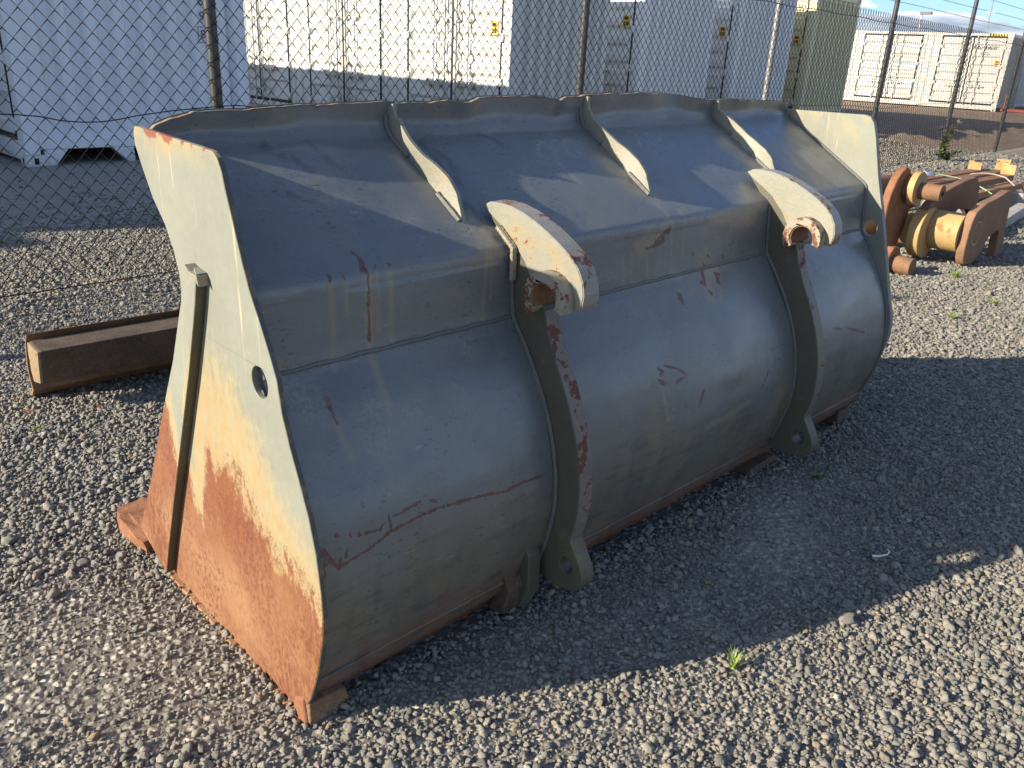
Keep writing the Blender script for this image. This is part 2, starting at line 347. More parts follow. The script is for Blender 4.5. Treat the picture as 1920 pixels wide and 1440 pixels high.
def tag(o, label=None, cat=None, group=None, kind=None):
    for k, v in (('label', label), ('category', cat), ('group', group), ('kind', kind)):
        if v: o[k] = v
    return o
def empty(name, loc, label, cat, group=None, rz=0.0):
    o = bpy.data.objects.new(name, None); C.objects.link(o); o.location = loc; o.rotation_euler = (0, 0, rz)
    return tag(o, label, cat, group)
def circle(cx, cy, r, n=24, ry=None):
    return [(cx + r * math.cos(2*PI*k/n), cy + (ry or r) * math.sin(2*PI*k/n)) for k in range(n)]
def smooth_poly(pts, it=1, keep=()):
    """Chaikin corner cutting on a closed outline"""
    for _ in range(it):
        q = []
        for i in range(len(pts)):
            a, b = pts[i], pts[(i + 1) % len(pts)]
            q += [(a[0]*.75+b[0]*.25, a[1]*.75+b[1]*.25), (a[0]*.25+b[0]*.75, a[1]*.25+b[1]*.75)]
        pts = q
    return pts
def sstep(a, b, x):
    t = np.clip((x - a) / (b - a), 0, 1); return t * t * (3 - 2 * t)
def terrain(x, y):
    x = np.asarray(x, float); y = np.asarray(y, float)
    z = 0.10 * sstep(5.2, 7.5, y) + 0.15 * sstep(2.5, 8.5, x) * sstep(5.0, 8.5, y)
    z = z - 0.17 * sstep(8.3, 10.5, y) * (1 - sstep(9, 13, x)) * sstep(3.5, 5, x)
    z = z + 0.012 * np.sin(x * 1.9 + 0.7 * y) * np.sin(y * 1.6 - 0.4 * x) * sstep(0.4, 2.5, np.hypot(x - 1.2, y - 0.3))
    bank = sstep(9, 13, x) * np.exp(-((y - 6.3 - 0.25 * np.sin(x * .7)) / 0.7) ** 2)
    z = z + bank * (0.07 + 0.035 * np.sin(x * 5.1 + y * 3) + 0.03 * np.sin(x * 9.3 - y * 7))
    return z
# ------------------------------------------------------------------ material instances
M_SHELL = m_shell(); M_LEFT = m_side(True); M_RIGHT = m_side(False)
M_ARM = m_steel('arm_paint_dark_olive', (0.095, 0.088, 0.062), 0.15, 7, yellow=0.3)
M_HOOK = m_steel('hook_paint_cream', (0.235, 0.228, 0.185), 0.22, 13, yellow=0.6)
M_BOSS = m_steel('pin_boss_rusty', (0.27, 0.25, 0.20), 0.66, 22, dark=(0.10, 0.036, 0.025))
M_RIB = m_steel('rib_paint', (0.225, 0.215, 0.17), 0.22, 18, yellow=0.6)
M_WELD = m_steel('weld_metal', (0.13, 0.13, 0.12), 0.1, 60, bump=0.9)
M_TAN = m_rust('tan_rust', (0.27, 0.14, 0.075), (0.34, 0.22, 0.12), (0.25, 0.11, 0.06))
M_RUST = m_rust('orange_rust', (0.19, 0.080, 0.042), (0.28, 0.135, 0.07), (0.15, 0.06, 0.035))
M_DRUST = m_rust('dark_brown_rust', (0.13, 0.075, 0.048), (0.215, 0.118, 0.068), (0.30, 0.165, 0.09), 8)
M_YEL = m_steel('faded_yellow_paint', (0.40, 0.27, 0.115), 0.36, 9, dark=(0.30, 0.11, 0.04), yellow=0.2, rough=0.6)
M_YEL2 = m_plain('deep_yellow_paint', (0.44, 0.26, 0.09), 0.55, 0, 0.15)
M_BLADE = m_rust('black_brown_steel', (0.055, 0.045, 0.038), (0.12, 0.085, 0.06), (0.17, 0.12, 0.085), 6)
M_CREAM = m_steel('cream_end_paint', (0.24, 0.185, 0.12), 0.36, 20, yellow=0.8)
M_FENCE = m_plain('black_pvc_wire', (0.006, 0.007, 0.011), 0.42, 0, 0.1, spec=0.35)
M_POST = m_plain('black_painted_post', (0.045, 0.048, 0.05), 0.38, 0.0, 0.25, 14)
M_POSTG = m_plain('worn_grey_post', (0.30, 0.30, 0.30), 0.38, 0.4, 0.2, 14)
M_GASKET = m_plain('black_rubber_gasket', (0.02, 0.02, 0.02), 0.7)
M_ROD = m_plain('galvanised_rod', (0.42, 0.42, 0.40), 0.4, 0.5)
M_LABEL = m_plain('yellow_label', (0.80, 0.50, 0.03), 0.5, 0, 0.05)
M_INK = m_plain('black_print', (0.02, 0.02, 0.02), 0.6)
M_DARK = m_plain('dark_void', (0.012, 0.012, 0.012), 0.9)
M_LEAF = m_plain('weed_leaf', (0.10, 0.16, 0.035), 0.55, 0, 0.35, 30)
M_GRASS = m_plain('bright_grass', (0.22, 0.30, 0.05), 0.5, 0, 0.3, 40)
M_DRY = m_plain('dry_leaf', (0.26, 0.20, 0.12), 0.7, 0, 0.3, 40)
M_REDWEED = m_plain('reddish_weed', (0.30, 0.10, 0.06), 0.7, 0, 0.3, 40)
M_WHITE = m_plain('white_plastic', (0.75, 0.75, 0.73), 0.4)
M_TIMBER = m_plain('grey_timber', (0.36, 0.33, 0.29), 0.8, 0, 0.2, 5, 0.4)
M_STRAP = m_plain('green_strap', (0.28, 0.42, 0.25), 0.6)
M_GROUND = m_ground(); M_STONE = m_stone()

# ------------------------------------------------------------------ ground
def lines(lo, a, b, hi, st):
    core = list(np.arange(a, b + 1e-6, st)); L = []; d = st; p_ = a
    while p_ > lo: d *= 1.45; p_ -= d; L.append(p_)
    L = L[::-1] + core; d = st; p_ = b
    while p_ < hi: d *= 1.45; p_ += d; L.append(p_)
    return np.array(L)
gx = lines(-1500, -6, 34, 2500, 0.2); gy = lines(-1500, -4, 14, 2500, 0.2)
GX, GY = np.meshgrid(gx, gy, indexing='ij'); GZ = terrain(GX, GY) + sstep(30, 200, np.hypot(GX, GY)) * -0.2
vv = np.stack([GX, GY, GZ], -1).reshape(-1, 3); ny = len(gy)
ii, jj = np.meshgrid(np.arange(len(gx) - 1), np.arange(ny - 1), indexing='ij'); a = (ii * ny + jj).ravel()
ff = np.stack([a, a + ny, a + ny + 1, a + 1], -1)
me = bpy.data.meshes.new('ground'); me.from_pydata(vv.tolist(), [], ff.tolist()); me.materials.append(M_GROUND)
for p_ in me.polygons: p_.use_smooth = True
ground = bpy.data.objects.new('ground', me); C.objects.link(ground); ground['kind'] = 'structure'

# ------------------------------------------------------------------ gravel: instanced stones, dense near the camera
def inview(P, mx=1.16, my=1.2):
    d = P - np.array(CAM); xr = d @ np.array(RIGHT); yu = d @ np.array(UP); zf = d @ np.array(FWD)
    return (zf > 0.2) & (np.abs(xr / zf * FX) < mx) & (np.abs(yu / zf * FY) < my), zf
def scatter(sp, dmin, dmax, seed):
    r = np.random.default_rng(seed)
    xs = np.arange(-4.5, 19 if dmax > 9 else 10.5, sp); ys = np.arange(-2.5, 8.0, sp)
    X, Y = np.meshgrid(xs, ys, indexing='ij'); X = X.ravel() + r.uniform(-.5, .5, X.size) * sp; Y = Y.ravel() + r.uniform(-.5, .5, Y.size) * sp
    P = np.stack([X, Y, np.zeros_like(X)], -1); ok, zf = inview(P)
    ok &= (zf > dmin) & (zf <= dmax) & ~((X > .12) & (X < 2.5) & (Y > .0) & (Y < .8))
    ok &= (Y < 4.9 + 0.25 * np.sin(X * 1.3)) | (r.random(X.size) < .8 * np.exp(-np.abs(Y - 4.8) / .55)) | ((X > 8) & (Y < 7.3 + .2 * np.sin(X * 3)) & (r.random(X.size) < .45))
    return X[ok], Y[ok], zf[ok], r
pts = []; scl = []; rot = []
def nfield(X, Y, s, o):
    return (np.sin(X * s + 1.3 * np.sin(Y * s * .7 + o)) + np.sin(Y * s * 1.13 + 1.7 * np.sin(X * s * .6 + o * 2)) + np.sin((X + Y) * s * 2.1 + o)) / 3
for sp, d0, d1, sd, k in ((0.0098, 0, 2.4, 1, .73), (0.0105, 2.4, 4.0, 2, .70), (0.0135, 4.0, 6.5, 3, .86), (0.0205, 6.5, 9.5, 4, 1.28), (0.033, 9.5, 17.0, 5, 1.95)):
    X, Y, zf, r = scatter(sp, d0, d1, sd)
    # dusty patches with fewer, smaller stones
    f = nfield(X, Y, 1.7, 0.6); patch = np.exp(-(((X - 1.55) / .50) ** 2 + ((Y + .26 + .1 * np.sin(X * 6)) / .17) ** 2)) + 0.75 * np.exp(-(((X + .55) / .5) ** 2 + ((Y - .45) / .32) ** 2))
    fine = np.clip(patch + 0.5 * sstep(.25, .7, f), 0, 1)
    keep = r.random(X.size) > fine * 0.5 + 0.30 * np.clip(patch, 0, 1)
    X, Y, fine = X[keep], Y[keep], fine[keep]
    s = np.exp(np.clip(r.normal(-.03, 0.38, X.size), -1, .85)) * 0.0078 * k * (1 - 0.40 * fine)
    big = r.random(X.size) < 0.010; s[big] *= 1.6
    bank = .013 * np.exp(-((Y + .025) / .035) ** 2) * (X > -.05) * (X < 2.6) + .010 * np.exp(-((X + .012) / .03) ** 2) * (Y > 0) * (Y < .95)
    Z = terrain(X, Y) + bank * r.uniform(.3, 1, X.size) + s * r.uniform(-0.25, 0.75, X.size)
    pts.append(np.stack([X, Y, Z], -1)); scl.append(s); rot.append(r.uniform(0, 2 * PI, (X.size, 3)) * np.array([0.16, 0.16, 1]))
pts = np.concatenate(pts); scl = np.concatenate(scl); rot = np.concatenate(rot)
print('stones', len(pts))
me = bpy.data.meshes.new('gravel'); me.vertices.add(len(pts)); me.vertices.foreach_set('co', pts.astype(np.float32).ravel())
at_ = me.attributes.new('scl', 'FLOAT', 'POINT'); at_.data.foreach_set('value', scl.astype(np.float32))
at_ = me.attributes.new('rotv', 'FLOAT_VECTOR', 'POINT'); at_.data.foreach_set('vector', rot.astype(np.float32).ravel())
gravel = bpy.data.objects.new('gravel', me); C.objects.link(gravel); gravel['kind'] = 'stuff'
tree = bpy.data.node_groups.new('gravel_stones', 'GeometryNodeTree')
tree.interface.new_socket('Geometry', in_out='INPUT', socket_type='NodeSocketGeometry'); tree.interface.new_socket('Geometry', in_out='OUTPUT', socket_type='NodeSocketGeometry')
gi = tree.nodes.new('NodeGroupInput'); go = tree.nodes.new('NodeGroupOutput'); L = tree.links.new
join = tree.nodes.new('GeometryNodeGeometryToInstance')
for k in range(8):
    ico = tree.nodes.new('GeometryNodeMeshIcoSphere'); ico.inputs['Radius'].default_value = 1; ico.inputs['Subdivisions'].default_value = 2
    sp_ = tree.nodes.new('GeometryNodeSetPosition'); pos = tree.nodes.new('GeometryNodeInputPosition')
    nz = tree.nodes.new('ShaderNodeTexNoise'); nz.noise_dimensions = '4D'; nz.inputs['Scale'].default_value = 1.0 + 0.12 * k; nz.inputs['Detail'].default_value = 1.0; nz.inputs['W'].default_value = k * 7.7 + 1
    sub = tree.nodes.new('ShaderNodeVectorMath'); sub.operation = 'SUBTRACT'; sub.inputs[1].default_value = (0.5, 0.5, 0.5)
    mul = tree.nodes.new('ShaderNodeVectorMath'); mul.operation = 'MULTIPLY'; mul.inputs[1].default_value = (2.1, 2.1, 1.7)
    add = tree.nodes.new('ShaderNodeVectorMath'); add.operation = 'ADD'
    fl = tree.nodes.new('ShaderNodeVectorMath'); fl.operation = 'MULTIPLY'; fl.inputs[1].default_value = (1.15 - .05 * (k % 3), 0.85 + .06 * (k % 4), 0.62 + .06 * (k % 3))
    L(pos.outputs[0], nz.inputs['Vector']); L(nz.outputs['Color'], sub.inputs[0]); L(sub.outputs[0], mul.inputs[0]); L(mul.outputs[0], add.inputs[0]); L(pos.outputs[0], add.inputs[1]); L(add.outputs[0], fl.inputs[0])
    L(ico.outputs[0], sp_.inputs[0]); L(fl.outputs[0], sp_.inputs['Position'])
    sh = tree.nodes.new('GeometryNodeSetShadeSmooth'); L(sp_.outputs[0], sh.inputs[0])
    sm = tree.nodes.new('GeometryNodeSetMaterial'); sm.inputs['Material'].default_value = M_STONE; L(sh.outputs[0], sm.inputs[0]); L(sm.outputs[0], join.inputs[0])
iop = tree.nodes.new('GeometryNodeInstanceOnPoints'); iop.inputs['Pick Instance'].default_value = True
ri = tree.nodes.new('FunctionNodeRandomValue'); ri.data_type = 'INT'; ri.inputs[4].default_value = 0; ri.inputs[5].default_value = 7
na = tree.nodes.new('GeometryNodeInputNamedAttribute'); na.data_type = 'FLOAT'; na.inputs[0].default_value = 'scl'
nb = tree.nodes.new('GeometryNodeInputNamedAttribute'); nb.data_type = 'FLOAT_VECTOR'; nb.inputs[0].default_value = 'rotv'
L(gi.outputs[0], iop.inputs['Points']); L(join.outputs[0], iop.inputs['Instance']); L(ri.outputs[2], iop.inputs['Instance Index'])
L(nb.outputs[0], iop.inputs['Rotation']); L(na.outputs[0], iop.inputs['Scale']); L(iop.outputs[0], go.inputs[0])
gm = gravel.modifiers.new('stones', 'NODES'); gm.node_group = tree

# ------------------------------------------------------------------ containers
def corr_v(mb, x0, x1, z0, z1, y, depth, per=0.278, out=-1, axis='x', ph=0.0):
    """vertical corrugation between x0..x1 (or along y when axis='y'); outer plane at y, recess by depth"""
    xs = [x0]; ds = [0.0]; p_ = x0 + ph
    while p_ < x1 - per * .5:
        for dx, d in ((0.085, 0.0), (0.125, 1.0), (0.236, 1.0), (0.276, 0.0)):
            if p_ + dx < x1: xs.append(p_ + dx); ds.append(d)
        p_ += per
    xs.append(x1); ds.append(0.0); v = []
    for a_, d in zip(xs, ds):
        q = y - out * d * depth
        for z in (z0, z1): v.append((a_, q, z) if axis == 'x' else (q, a_, z))
    mb.add(v, [(2*i, 2*i+2, 2*i+3, 2*i+1) for i in range(len(xs) - 1)])
def corr_h(mb, y0, y1, z0, z1, x, depth, bands):
    zs = [z0]; ds = [0.0]
    for b0, b1 in bands:
        zs += [b0, b0 + 0.05, b1 - 0.05, b1]; ds += [0, 1, 1, 0]
    zs.append(z1); ds.append(0)
    e = 0.06; v = []; n = len(zs)
    for yy, k in ((y0, 0), (y0 + e, 0), (y0 + e + .03, 1), (y1 - e - .03, 1), (y1 - e, 0), (y1, 0)):
        for z, d in zip(zs, ds): v.append((x + d * depth * k, yy, z))
    mb.add(v, [(j*n+i, (j+1)*n+i, (j+1)*n+i+1, j*n+i+1) for j in range(5) for i in range(n - 1)])

def text_part(body, size, parent, loc, rot, mat=None, name='marking', spacing=1.0):
    cu = bpy.data.curves.new(name, 'FONT'); cu.body = body; cu.size = size; cu.align_x = 'CENTER'; cu.align_y = 'CENTER'; cu.extrude = 0.0008; cu.resolution_u = 3; cu.space_line = spacing
    to = bpy.data.objects.new(name, cu); C.objects.link(to)
    dg = bpy.context.evaluated_depsgraph_get(); me = bpy.data.meshes.new_from_object(to.evaluated_get(dg)); me.name = name
    bpy.data.objects.remove(to); me.materials.clear(); me.materials.append(mat or M_INK)
    o = bpy.data.objects.new(name, me); C.objects.link(o); o.parent = parent; o.location = loc; o.rotation_euler = rot
    return o

def make_container(loc, rz, col, label, pairs=4, L_=12.19, H=2.9, group='side-opening containers standing in a row beyond the fence', end_gussets=False, label_z=1.72):
    W_ = 2.44; m = m_container('container_paint', col)
    t = empty('shipping_container', loc, label, 'shipping container', group, rz)
    f = MB(); P_ = 0.14
    for x in (0, W_ - P_):
        for y in (0, L_ - P_): f.box((x, y, 0.12), (x + P_, y + P_, H - 0.12))
    f.box((0.003, P_, H - 0.11), (0.09, L_ - P_, H - 0.01)); f.box((W_ - .09, P_, H - 0.11), (W_ - .003, L_ - P_, H - 0.01))
    f.box((0.003, P_, 0.06), (0.13, L_ - P_, 0.24)); f.box((W_ - .13, P_, 0.06), (W_ - .003, L_ - P_, 0.24))
    for y in (0.006, L_ - 0.10):
        f.box((P_, y, H - 0.12), (W_ - P_, y + .09, H - 0.012)); f.box((P_, y, 0.17), (W_ - P_, y + .12, 0.27))
    f.build('frame', m, t, bevel=0.006, seg=1)
    rf = MB(); corr_v(rf, 0.09, W_ - 0.09, 0.1, L_ - 0.1, H - 0.02, 0.02, 0.28, 1)
    rf.v = [(a_, c_, b_) for a_, b_, c_ in rf.v]; rf.build('roof', m, t)
    b = MB(); b.box((0.1, 0.13, 0.20), (W_ - .1, L_ - .13, 0.235)); b.build('floor', m, t)
    e = MB(); corr_v(e, P_, W_ - P_, 0.27, H - 0.12, 0.02, 0.07, 0.278, -1, ph=0.04); e.build('end_wall', m, t)
    e = MB(); e.add([(P_, L_ - .03, .27), (W_ - P_, L_ - .03, .27), (W_ - P_, L_ - .03, H - .12), (P_, L_ - .03, H - .12)], [(0, 1, 2, 3)]); e.build('end_wall', m, t)
    e = MB(); corr_v(e, P_, L_ - P_, 0.24, H - 0.11, W_ - .02, 0.036, 0.278, 1, 'y'); e.build('side_wall', m, t)
    cs = MB(); cs.box((-.004, -.004, 0), (.178, .162, .118)); cs.box((.07, -.006, .03), (.11, -.0035, .09), 1); cs.box((-.006, .06, .03), (-.0035, .10, .09), 1)
    me0 = None
    for x in (0, 1):
        for y in (0, 1):
            for z in (0, 1):
                if y == 1 and not (x == 0): continue
                if me0 is None: o = cs.build('corner_casting', [m, M_DARK], t); me0 = o.data
                else: o = bpy.data.objects.new('corner_casting', me0); C.objects.link(o); o.parent = t
                o.location = (W_ if x else 0, L_ if y else 0, H - .118 if z else 0); o.scale = (-1 if x else 1, -1 if y else 1, 1)
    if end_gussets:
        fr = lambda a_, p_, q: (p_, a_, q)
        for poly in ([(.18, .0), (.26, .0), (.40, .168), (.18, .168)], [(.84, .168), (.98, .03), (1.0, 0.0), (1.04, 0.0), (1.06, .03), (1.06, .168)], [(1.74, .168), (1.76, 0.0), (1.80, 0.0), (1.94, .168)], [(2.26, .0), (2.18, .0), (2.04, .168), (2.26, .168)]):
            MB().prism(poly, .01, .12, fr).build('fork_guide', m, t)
        bk = MB(); bk.box((.15, .9, .0), (W_ - .15, .95, .20)); bk.build('gap_shade_back', M_DARK, t)  # near-black sheet standing for the shade in the gap under the end
    # side doors facing -x
    pair, post, first = 2.36, 0.78, 0.20
    y = first; bands = [(0.42, 0.70), (0.95, 1.13), (1.26, 1.44), (1.57, 1.75), (1.88, 2.06), (2.28, 2.50)]
    k = 0
    for i in range(4):
        if i >= pairs:
            break
        y0, y1 = y, y + pair; ym = (y0 + y1) / 2
        for j, (a_, b_) in enumerate(((y0 + .02, ym - .012), (ym + .012, y1 - .02))):
            d = MB(); corr_h(d, a_, b_, 0.30, H - 0.17, 0.012, 0.045, bands); door = d.build('side_door', m, t)
            s = MB()
            for yy in (a_, b_): s.box((0.004, yy - .012, .28), (.03, yy + .012, H - .155))
            for z in (.28, H - .167): s.box((0.004, a_, z), (.03, b_, z + .024))
            s.build('gasket', M_GASKET, door)
            for q, off in enumerate((.13, .42)):
                yr = (b_ - off) if j == 0 else (a_ + off)
                r_ = MB(); r_.tube([(-.035, yr, .22), (-.035, yr, H - .11)], .017, 6)
                for z in (.45, 1.1, 1.9, 2.55): r_.box((-.045, yr - .045, z), (.012, yr + .045, z + .05))
                r_.build('lock_rod', m if q else M_ROD, door)
                h_ = MB(); sgn = -1 if j == 0 else 1
                h_.box((-.06, min(yr, yr + sgn * .30), .90), (-.045, max(yr, yr + sgn * .30), .945)); h_.box((-.065, yr + sgn * .12 - .03, .86), (.01, yr + sgn * .12 + .03, .99)); h_.build('handle', M_ROD, door)
            hy = a_ - .01 if j == 0 else b_ + .01
            for z in (.34, .95, 1.62, 2.32):
                h_ = MB(); h_.box((-.02, hy - .05, z), (.02, hy + .05, z + .12)); h_.build('hinge', m, door)
        if i < 3 or True:
            pw = MB(); yb = min(y1 + post, L_ - P_)
            corr_v(pw, y1 + .02, yb - .02, 0.24, H - 0.11, 0.012, 0.03, 0.26, -1, 'y', ph=.05); pw.build('door_post', m, t)
        y = y1 + post
    pw = MB(); pw.add([(0.012, P_, .24), (.012, first + .0, .24), (.012, first, H - .11), (.012, P_, H - .11)], [(0, 1, 2, 3)]); 
    if y < L_ - P_: corr_v(pw, y - .02, L_ - P_, 0.24, H - 0.11, 0.012, 0.036, 0.278, -1, 'y')
    pw.build('side_wall', m, t)
    lb = MB(); lb.box((-.003, .30, label_z), (.010, .46, label_z + .20)); 
    for q, (dy, dz, w_, h_) in enumerate(((.03, .12, .10, .05), (.05, .145, .06, .03), (.025, .02, .05, .07), (.085, .02, .05, .03), (.09, .06, .04, .03))):
        lb.box((-.0055, .30 + dy, label_z + dz), (-.0035, .30 + dy + w_, label_z + dz + h_), 1)
    lb.build('warning_label', [M_LABEL, M_INK], t)
    return t
WHT = (0.80, 0.805, 0.80); RZ = R(2.31)
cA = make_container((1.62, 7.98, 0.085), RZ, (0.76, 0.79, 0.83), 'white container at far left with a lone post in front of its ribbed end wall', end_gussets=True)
def row(k): return (8.931 + 0.9992 * 3.4339 * k, 8.892 + 0.0403 * 3.4339 * k, 0.245)
cB = make_container((8.931, 8.892, -.07), RZ, (0.62, 0.615, 0.58), 'white container whose long row of side doors is in full sun')
cC = make_container(row(1), RZ, WHT, 'white container behind the centre fence post, first shaded one right of the sunlit doors', pairs=2)
cD = make_container(row(2), RZ, WHT, 'white container beside the beige one, with upright black letters on its side', pairs=2)
cE = make_container(row(3), RZ, (0.70, 0.64, 0.40), 'beige container at the right end of the row', pairs=2)
for i_, tx_ in enumerate(('first', 'second', 'third')): make_container((1.62 - 3.43 * (i_ + 1), 8.25 - .138 * (i_ + 1), 0.06), RZ, WHT, tx_ + ' white container beyond the left end of the photographed row, outside the photo', pairs=1)
cR = make_container((37.07, 10.41, 0.23), R(4.5), (0.60, 0.595, 0.56), 'distant white container with yellow striped top corner and two pairs of sunlit doors', group='distant containers at the right edge')
cR2 = make_container((40.9, 10.9, 0.23), R(4.5), WHT, 'distant white container at the right edge, behind the one with the striped corner', pairs=2, group='distant containers at the right edge')
side_rot = (PI / 2, 0, -PI / 2)
text_part('6', .13, cA, (1.935, -.001, 1.64), (PI/2, 0, 0)); text_part('9', .13, cA, (1.935, -.001, 1.49), (PI/2, 0, 0)); text_part('8', .12, cA, (1.935, -.001, 1.31), (PI/2, 0, 0))
bx = MB()
for a_, b_ in (((1.875, -.003, 1.23), (1.995, 0, 1.236)), ((1.875, -.003, 1.384), (1.995, 0, 1.39)), ((1.875, -.003, 1.236), (1.881, 0, 1.384)), ((1.989, -.003, 1.236), (1.995, 0, 1.384))): bx.box(a_, b_)
bx.build('marking_frame', M_INK, cA)
text_part('309', .15, cC, (.010, .95, 2.20), side_rot)
for i, ch in enumerate('H522U3'): text_part(ch, .11, cD, (-.002, .07, 2.44 - .115 * i), side_rot)
text_part('2U', .10, cE, (.008, .42, 2.55), side_rot)
text_part('TPHU 850207', .17, cR, (.008, .95, 2.36), side_rot); text_part('45G1', .17, cR, (.008, .85, 2.14), side_rot)
st = MB()
for i in range(7): st.box((-.004, .22 + .1 * i, 2.80), (.002, .27 + .1 * i, 2.885), 0)
st.box((-.002, .2, 2.795), (.0025, .9, 2.888), 1); st.build('striped_marking', [M_INK, M_LABEL], cR)

# far things above the horizon
t = empty('street_lamp', (150, 60, 0), 'small distant lamp pole above the roof of the far container', 'street lamp')
b = MB(); b.tube([(0, 0, 0), (0, 0, 11.2)], .12, 6); b.build('pole', M_POSTG, t); b = MB(); b.box((-.3, -1.5, 11.1), (.3, .3, 11.5)); b.build('lamp_head', M_POST, t)
t = empty('radio_mast', (175, 58, 0), 'thin distant mast on the horizon near the right edge', 'mast')
b = MB(); b.tube([(0, 0, 0), (0, 0, 15)], .10, 5); b.build('mast_pole', M_POSTG, t); b = MB(); b.box((-.05, -.8, 13.1), (.05, .8, 13.25)); b.build('crossarm', M_POSTG, t)

# ------------------------------------------------------------------ fence
fa = R(2.789); FD = Vector((math.cos(fa), math.sin(fa), 0)); FN = Vector((-FD.y, FD.x, 0)); F0 = Vector((1.62, 3.634, 0)); SP = 3.3958
fence = empty('chain_link_fence', F0, 'tall black chain link fence with steel posts running behind the bucket', 'fence', rz=fa)
PX = [i * SP for i in range(-1, 8)]
pm = [None, None]
for i, s in enumerate(PX):
    grey = i == 3
    b = MB(); lean = -.0 ; b.tube([(0, 0, -.1), (0, 0, 2.72)], .0345, 16, True); b.build('post', M_POSTG if grey else M_POST, fence, smooth=True, loc=(s, .04, 0))
    cp = MB(); cp.tube([(0, 0, 2.705), (0, 0, 2.745), (0, 0, 2.76)], [.038, .038, .015], 12); cp.build('post_cap', M_POST, fence, smooth=True, loc=(s, .04, 0))
    h_ = MB(); q = [(.0375 * math.cos(2*PI*k/10 + i), .0375 * math.sin(2*PI*k/10 + i), .06 + k * .0094) for k in range(212)]
    h_.tube(q, .0018 if i < 4 else .003, 4); h_.build('lacing_wire', M_FENCE, fence, loc=(s, .04, 0))
WW, HH = .0425, .0468
def mesh_panel(s0, s1, idx):
    n = int(round((s1 - s0) / WW)); rows = 45; V = []; F = []
    r = 0.0030; sides = 4
    for k in range(n):
        xb = s0 + k * (s1 - s0) / n
        base = len(V); rr = r * (1 if idx < 4 else 1.1)
        ph = random.uniform(-.0012, .0012)
        for j in range(rows + 1):
            right = (j + k) % 2
            x = xb + (WW + .0025 if right else -.0025) ; y = .0028 if right else -.0028
            if j == rows: x = xb + WW * .5 + random.uniform(-.008, .008)
            z = .045 + j * HH
            bul = .006 * math.sin(x * 2.1 + z * 1.7) + .004 * math.sin(z * 5 + x)
            xx = x + .0025 * math.sin(z * 6.1 + xb * 3.7) + ph; zz_ = z + .0022 * math.sin(xb * 9 + z * 3)
            for q in range(sides):
                a_ = 2 * PI * (q + .5) / sides
                V.append((xx + rr * math.cos(a_), y + bul + rr * math.sin(a_), zz_ + (rr * math.cos(a_)) * (-.7 if right else .7)))
            if j:
                for q in range(sides):
                    q2 = (q + 1) % sides; o = base + (j - 1) * sides
                    F.append((o + q, o + q2, o + sides + q2, o + sides + q))
    me = bpy.data.meshes.new('wire_mesh'); me.from_pydata(V, [], F); me.materials.append(M_FENCE)
    for p_ in me.polygons: p_.use_smooth = True
    o = bpy.data.objects.new('wire_mesh', me); C.objects.link(o); o.parent = fence; o['kind'] = 'stuff'
for i in range(len(PX) - 1): mesh_panel(PX[i], PX[i + 1], i)
def long_wire(name, zf, r, twist=0):
    s = np.arange(-3.4, 23.8, .06 if twist else .10); b = MB()
    b.tube([(a_, -.008 + (.005 * math.sin(a_ * 60) if twist else 0), zf(a_) + (.004 * math.cos(a_ * 60) if twist else 0)) for a_ in s], r, 5); b.build(name, M_FENCE, fence)
mid = [(-3.4, .95), (-1.18, .956), (-1.03, .950), (-.86, .913), (-.67, .9126), (-.49, .944), (-.31, .965), (-.05, .984), (.09, .992), (.3, .973), (.6, .965), (2, .99), (3.4, .96), (5, .98), (6.3, .984), (9.3, .95), (10.2, .91), (12, .97), (16.3, 1.0), (24, .97)]
long_wire('support_wire', lambda a_: float(np.interp(a_, [q[0] for q in mid], [q[1] for q in mid])) + .003 * math.sin(a_ * 2.2), .0032)
long_wire('support_wire', lambda a_: 2.036 + .006 * math.sin(a_ * 5.1) + .005 * math.sin(a_ * 1.7), .0042, 1)
long_wire('support_wire', lambda a_: .045 + .006 * math.sin(a_ * 1.3), .0035)
for z in (2.31, 2.472, 2.645):
    b = MB(); s = np.arange(-3.4, 23.8, .25); b.tube([(a_, .0, z + .006 * math.sin(a_ * 1.1 + z * 9)) for a_ in s], .0026, 4)
    for a_ in np.arange(-3.4, 23.8, .11):
        for dx, dz in ((.010, .012), (-.010, .012)): b.tube([(a_ - dx, -.006, z - dz), (a_ + dx, .006, z + dz)], .001, 3)
    b.build('barbed_wire', M_FENCE, fence)
o = MB().box((-.006, -.003, -.022), (.006, .003, .022)).build('plastic_scrap', M_WHITE); o.location = F0 + FD * 3.47 - FN * .02 + Vector((0, 0, 1.205)); o.rotation_euler = (0, .5, fa)
tag(o, 'tiny white plastic strip caught in the fence mesh by the centre post', 'litter')
# ------------------------------------------------------------------ loader bucket
W = 2.5536
M_PEDGE = m_steel('shade_dark_cut_edge', (0.07, 0.075, 0.068), 0.3, 12, yellow=0.5)  # cut steel at the rear edge, with its shade painted into the colour
M_SCAR0 = m_rust('muddy_brown_steel', (0.055, 0.043, 0.034), (0.11, 0.078, 0.055), (0.20, 0.12, 0.075), 18)
M_TAN2 = m_rust('muddy_tan_steel', (0.17, 0.10, 0.06), (0.26, 0.16, 0.09), (0.11, 0.06, 0.04), 18)
M_LIPEDGE = m_steel('torn_lip_edge', (0.20, 0.19, 0.165), 0.5, 9, dark=(0.13, 0.05, 0.033), yellow=0.7)
bucket = empty('loader_bucket', (0, 0, 0), 'huge grey loader bucket on the gravel with rusty left side and two hooked lugs', 'loader bucket')
bucket.rotation_euler = (0, -0.0145, 0)
vz = lambda a_, v_, z_: (a_, -v_, z_)
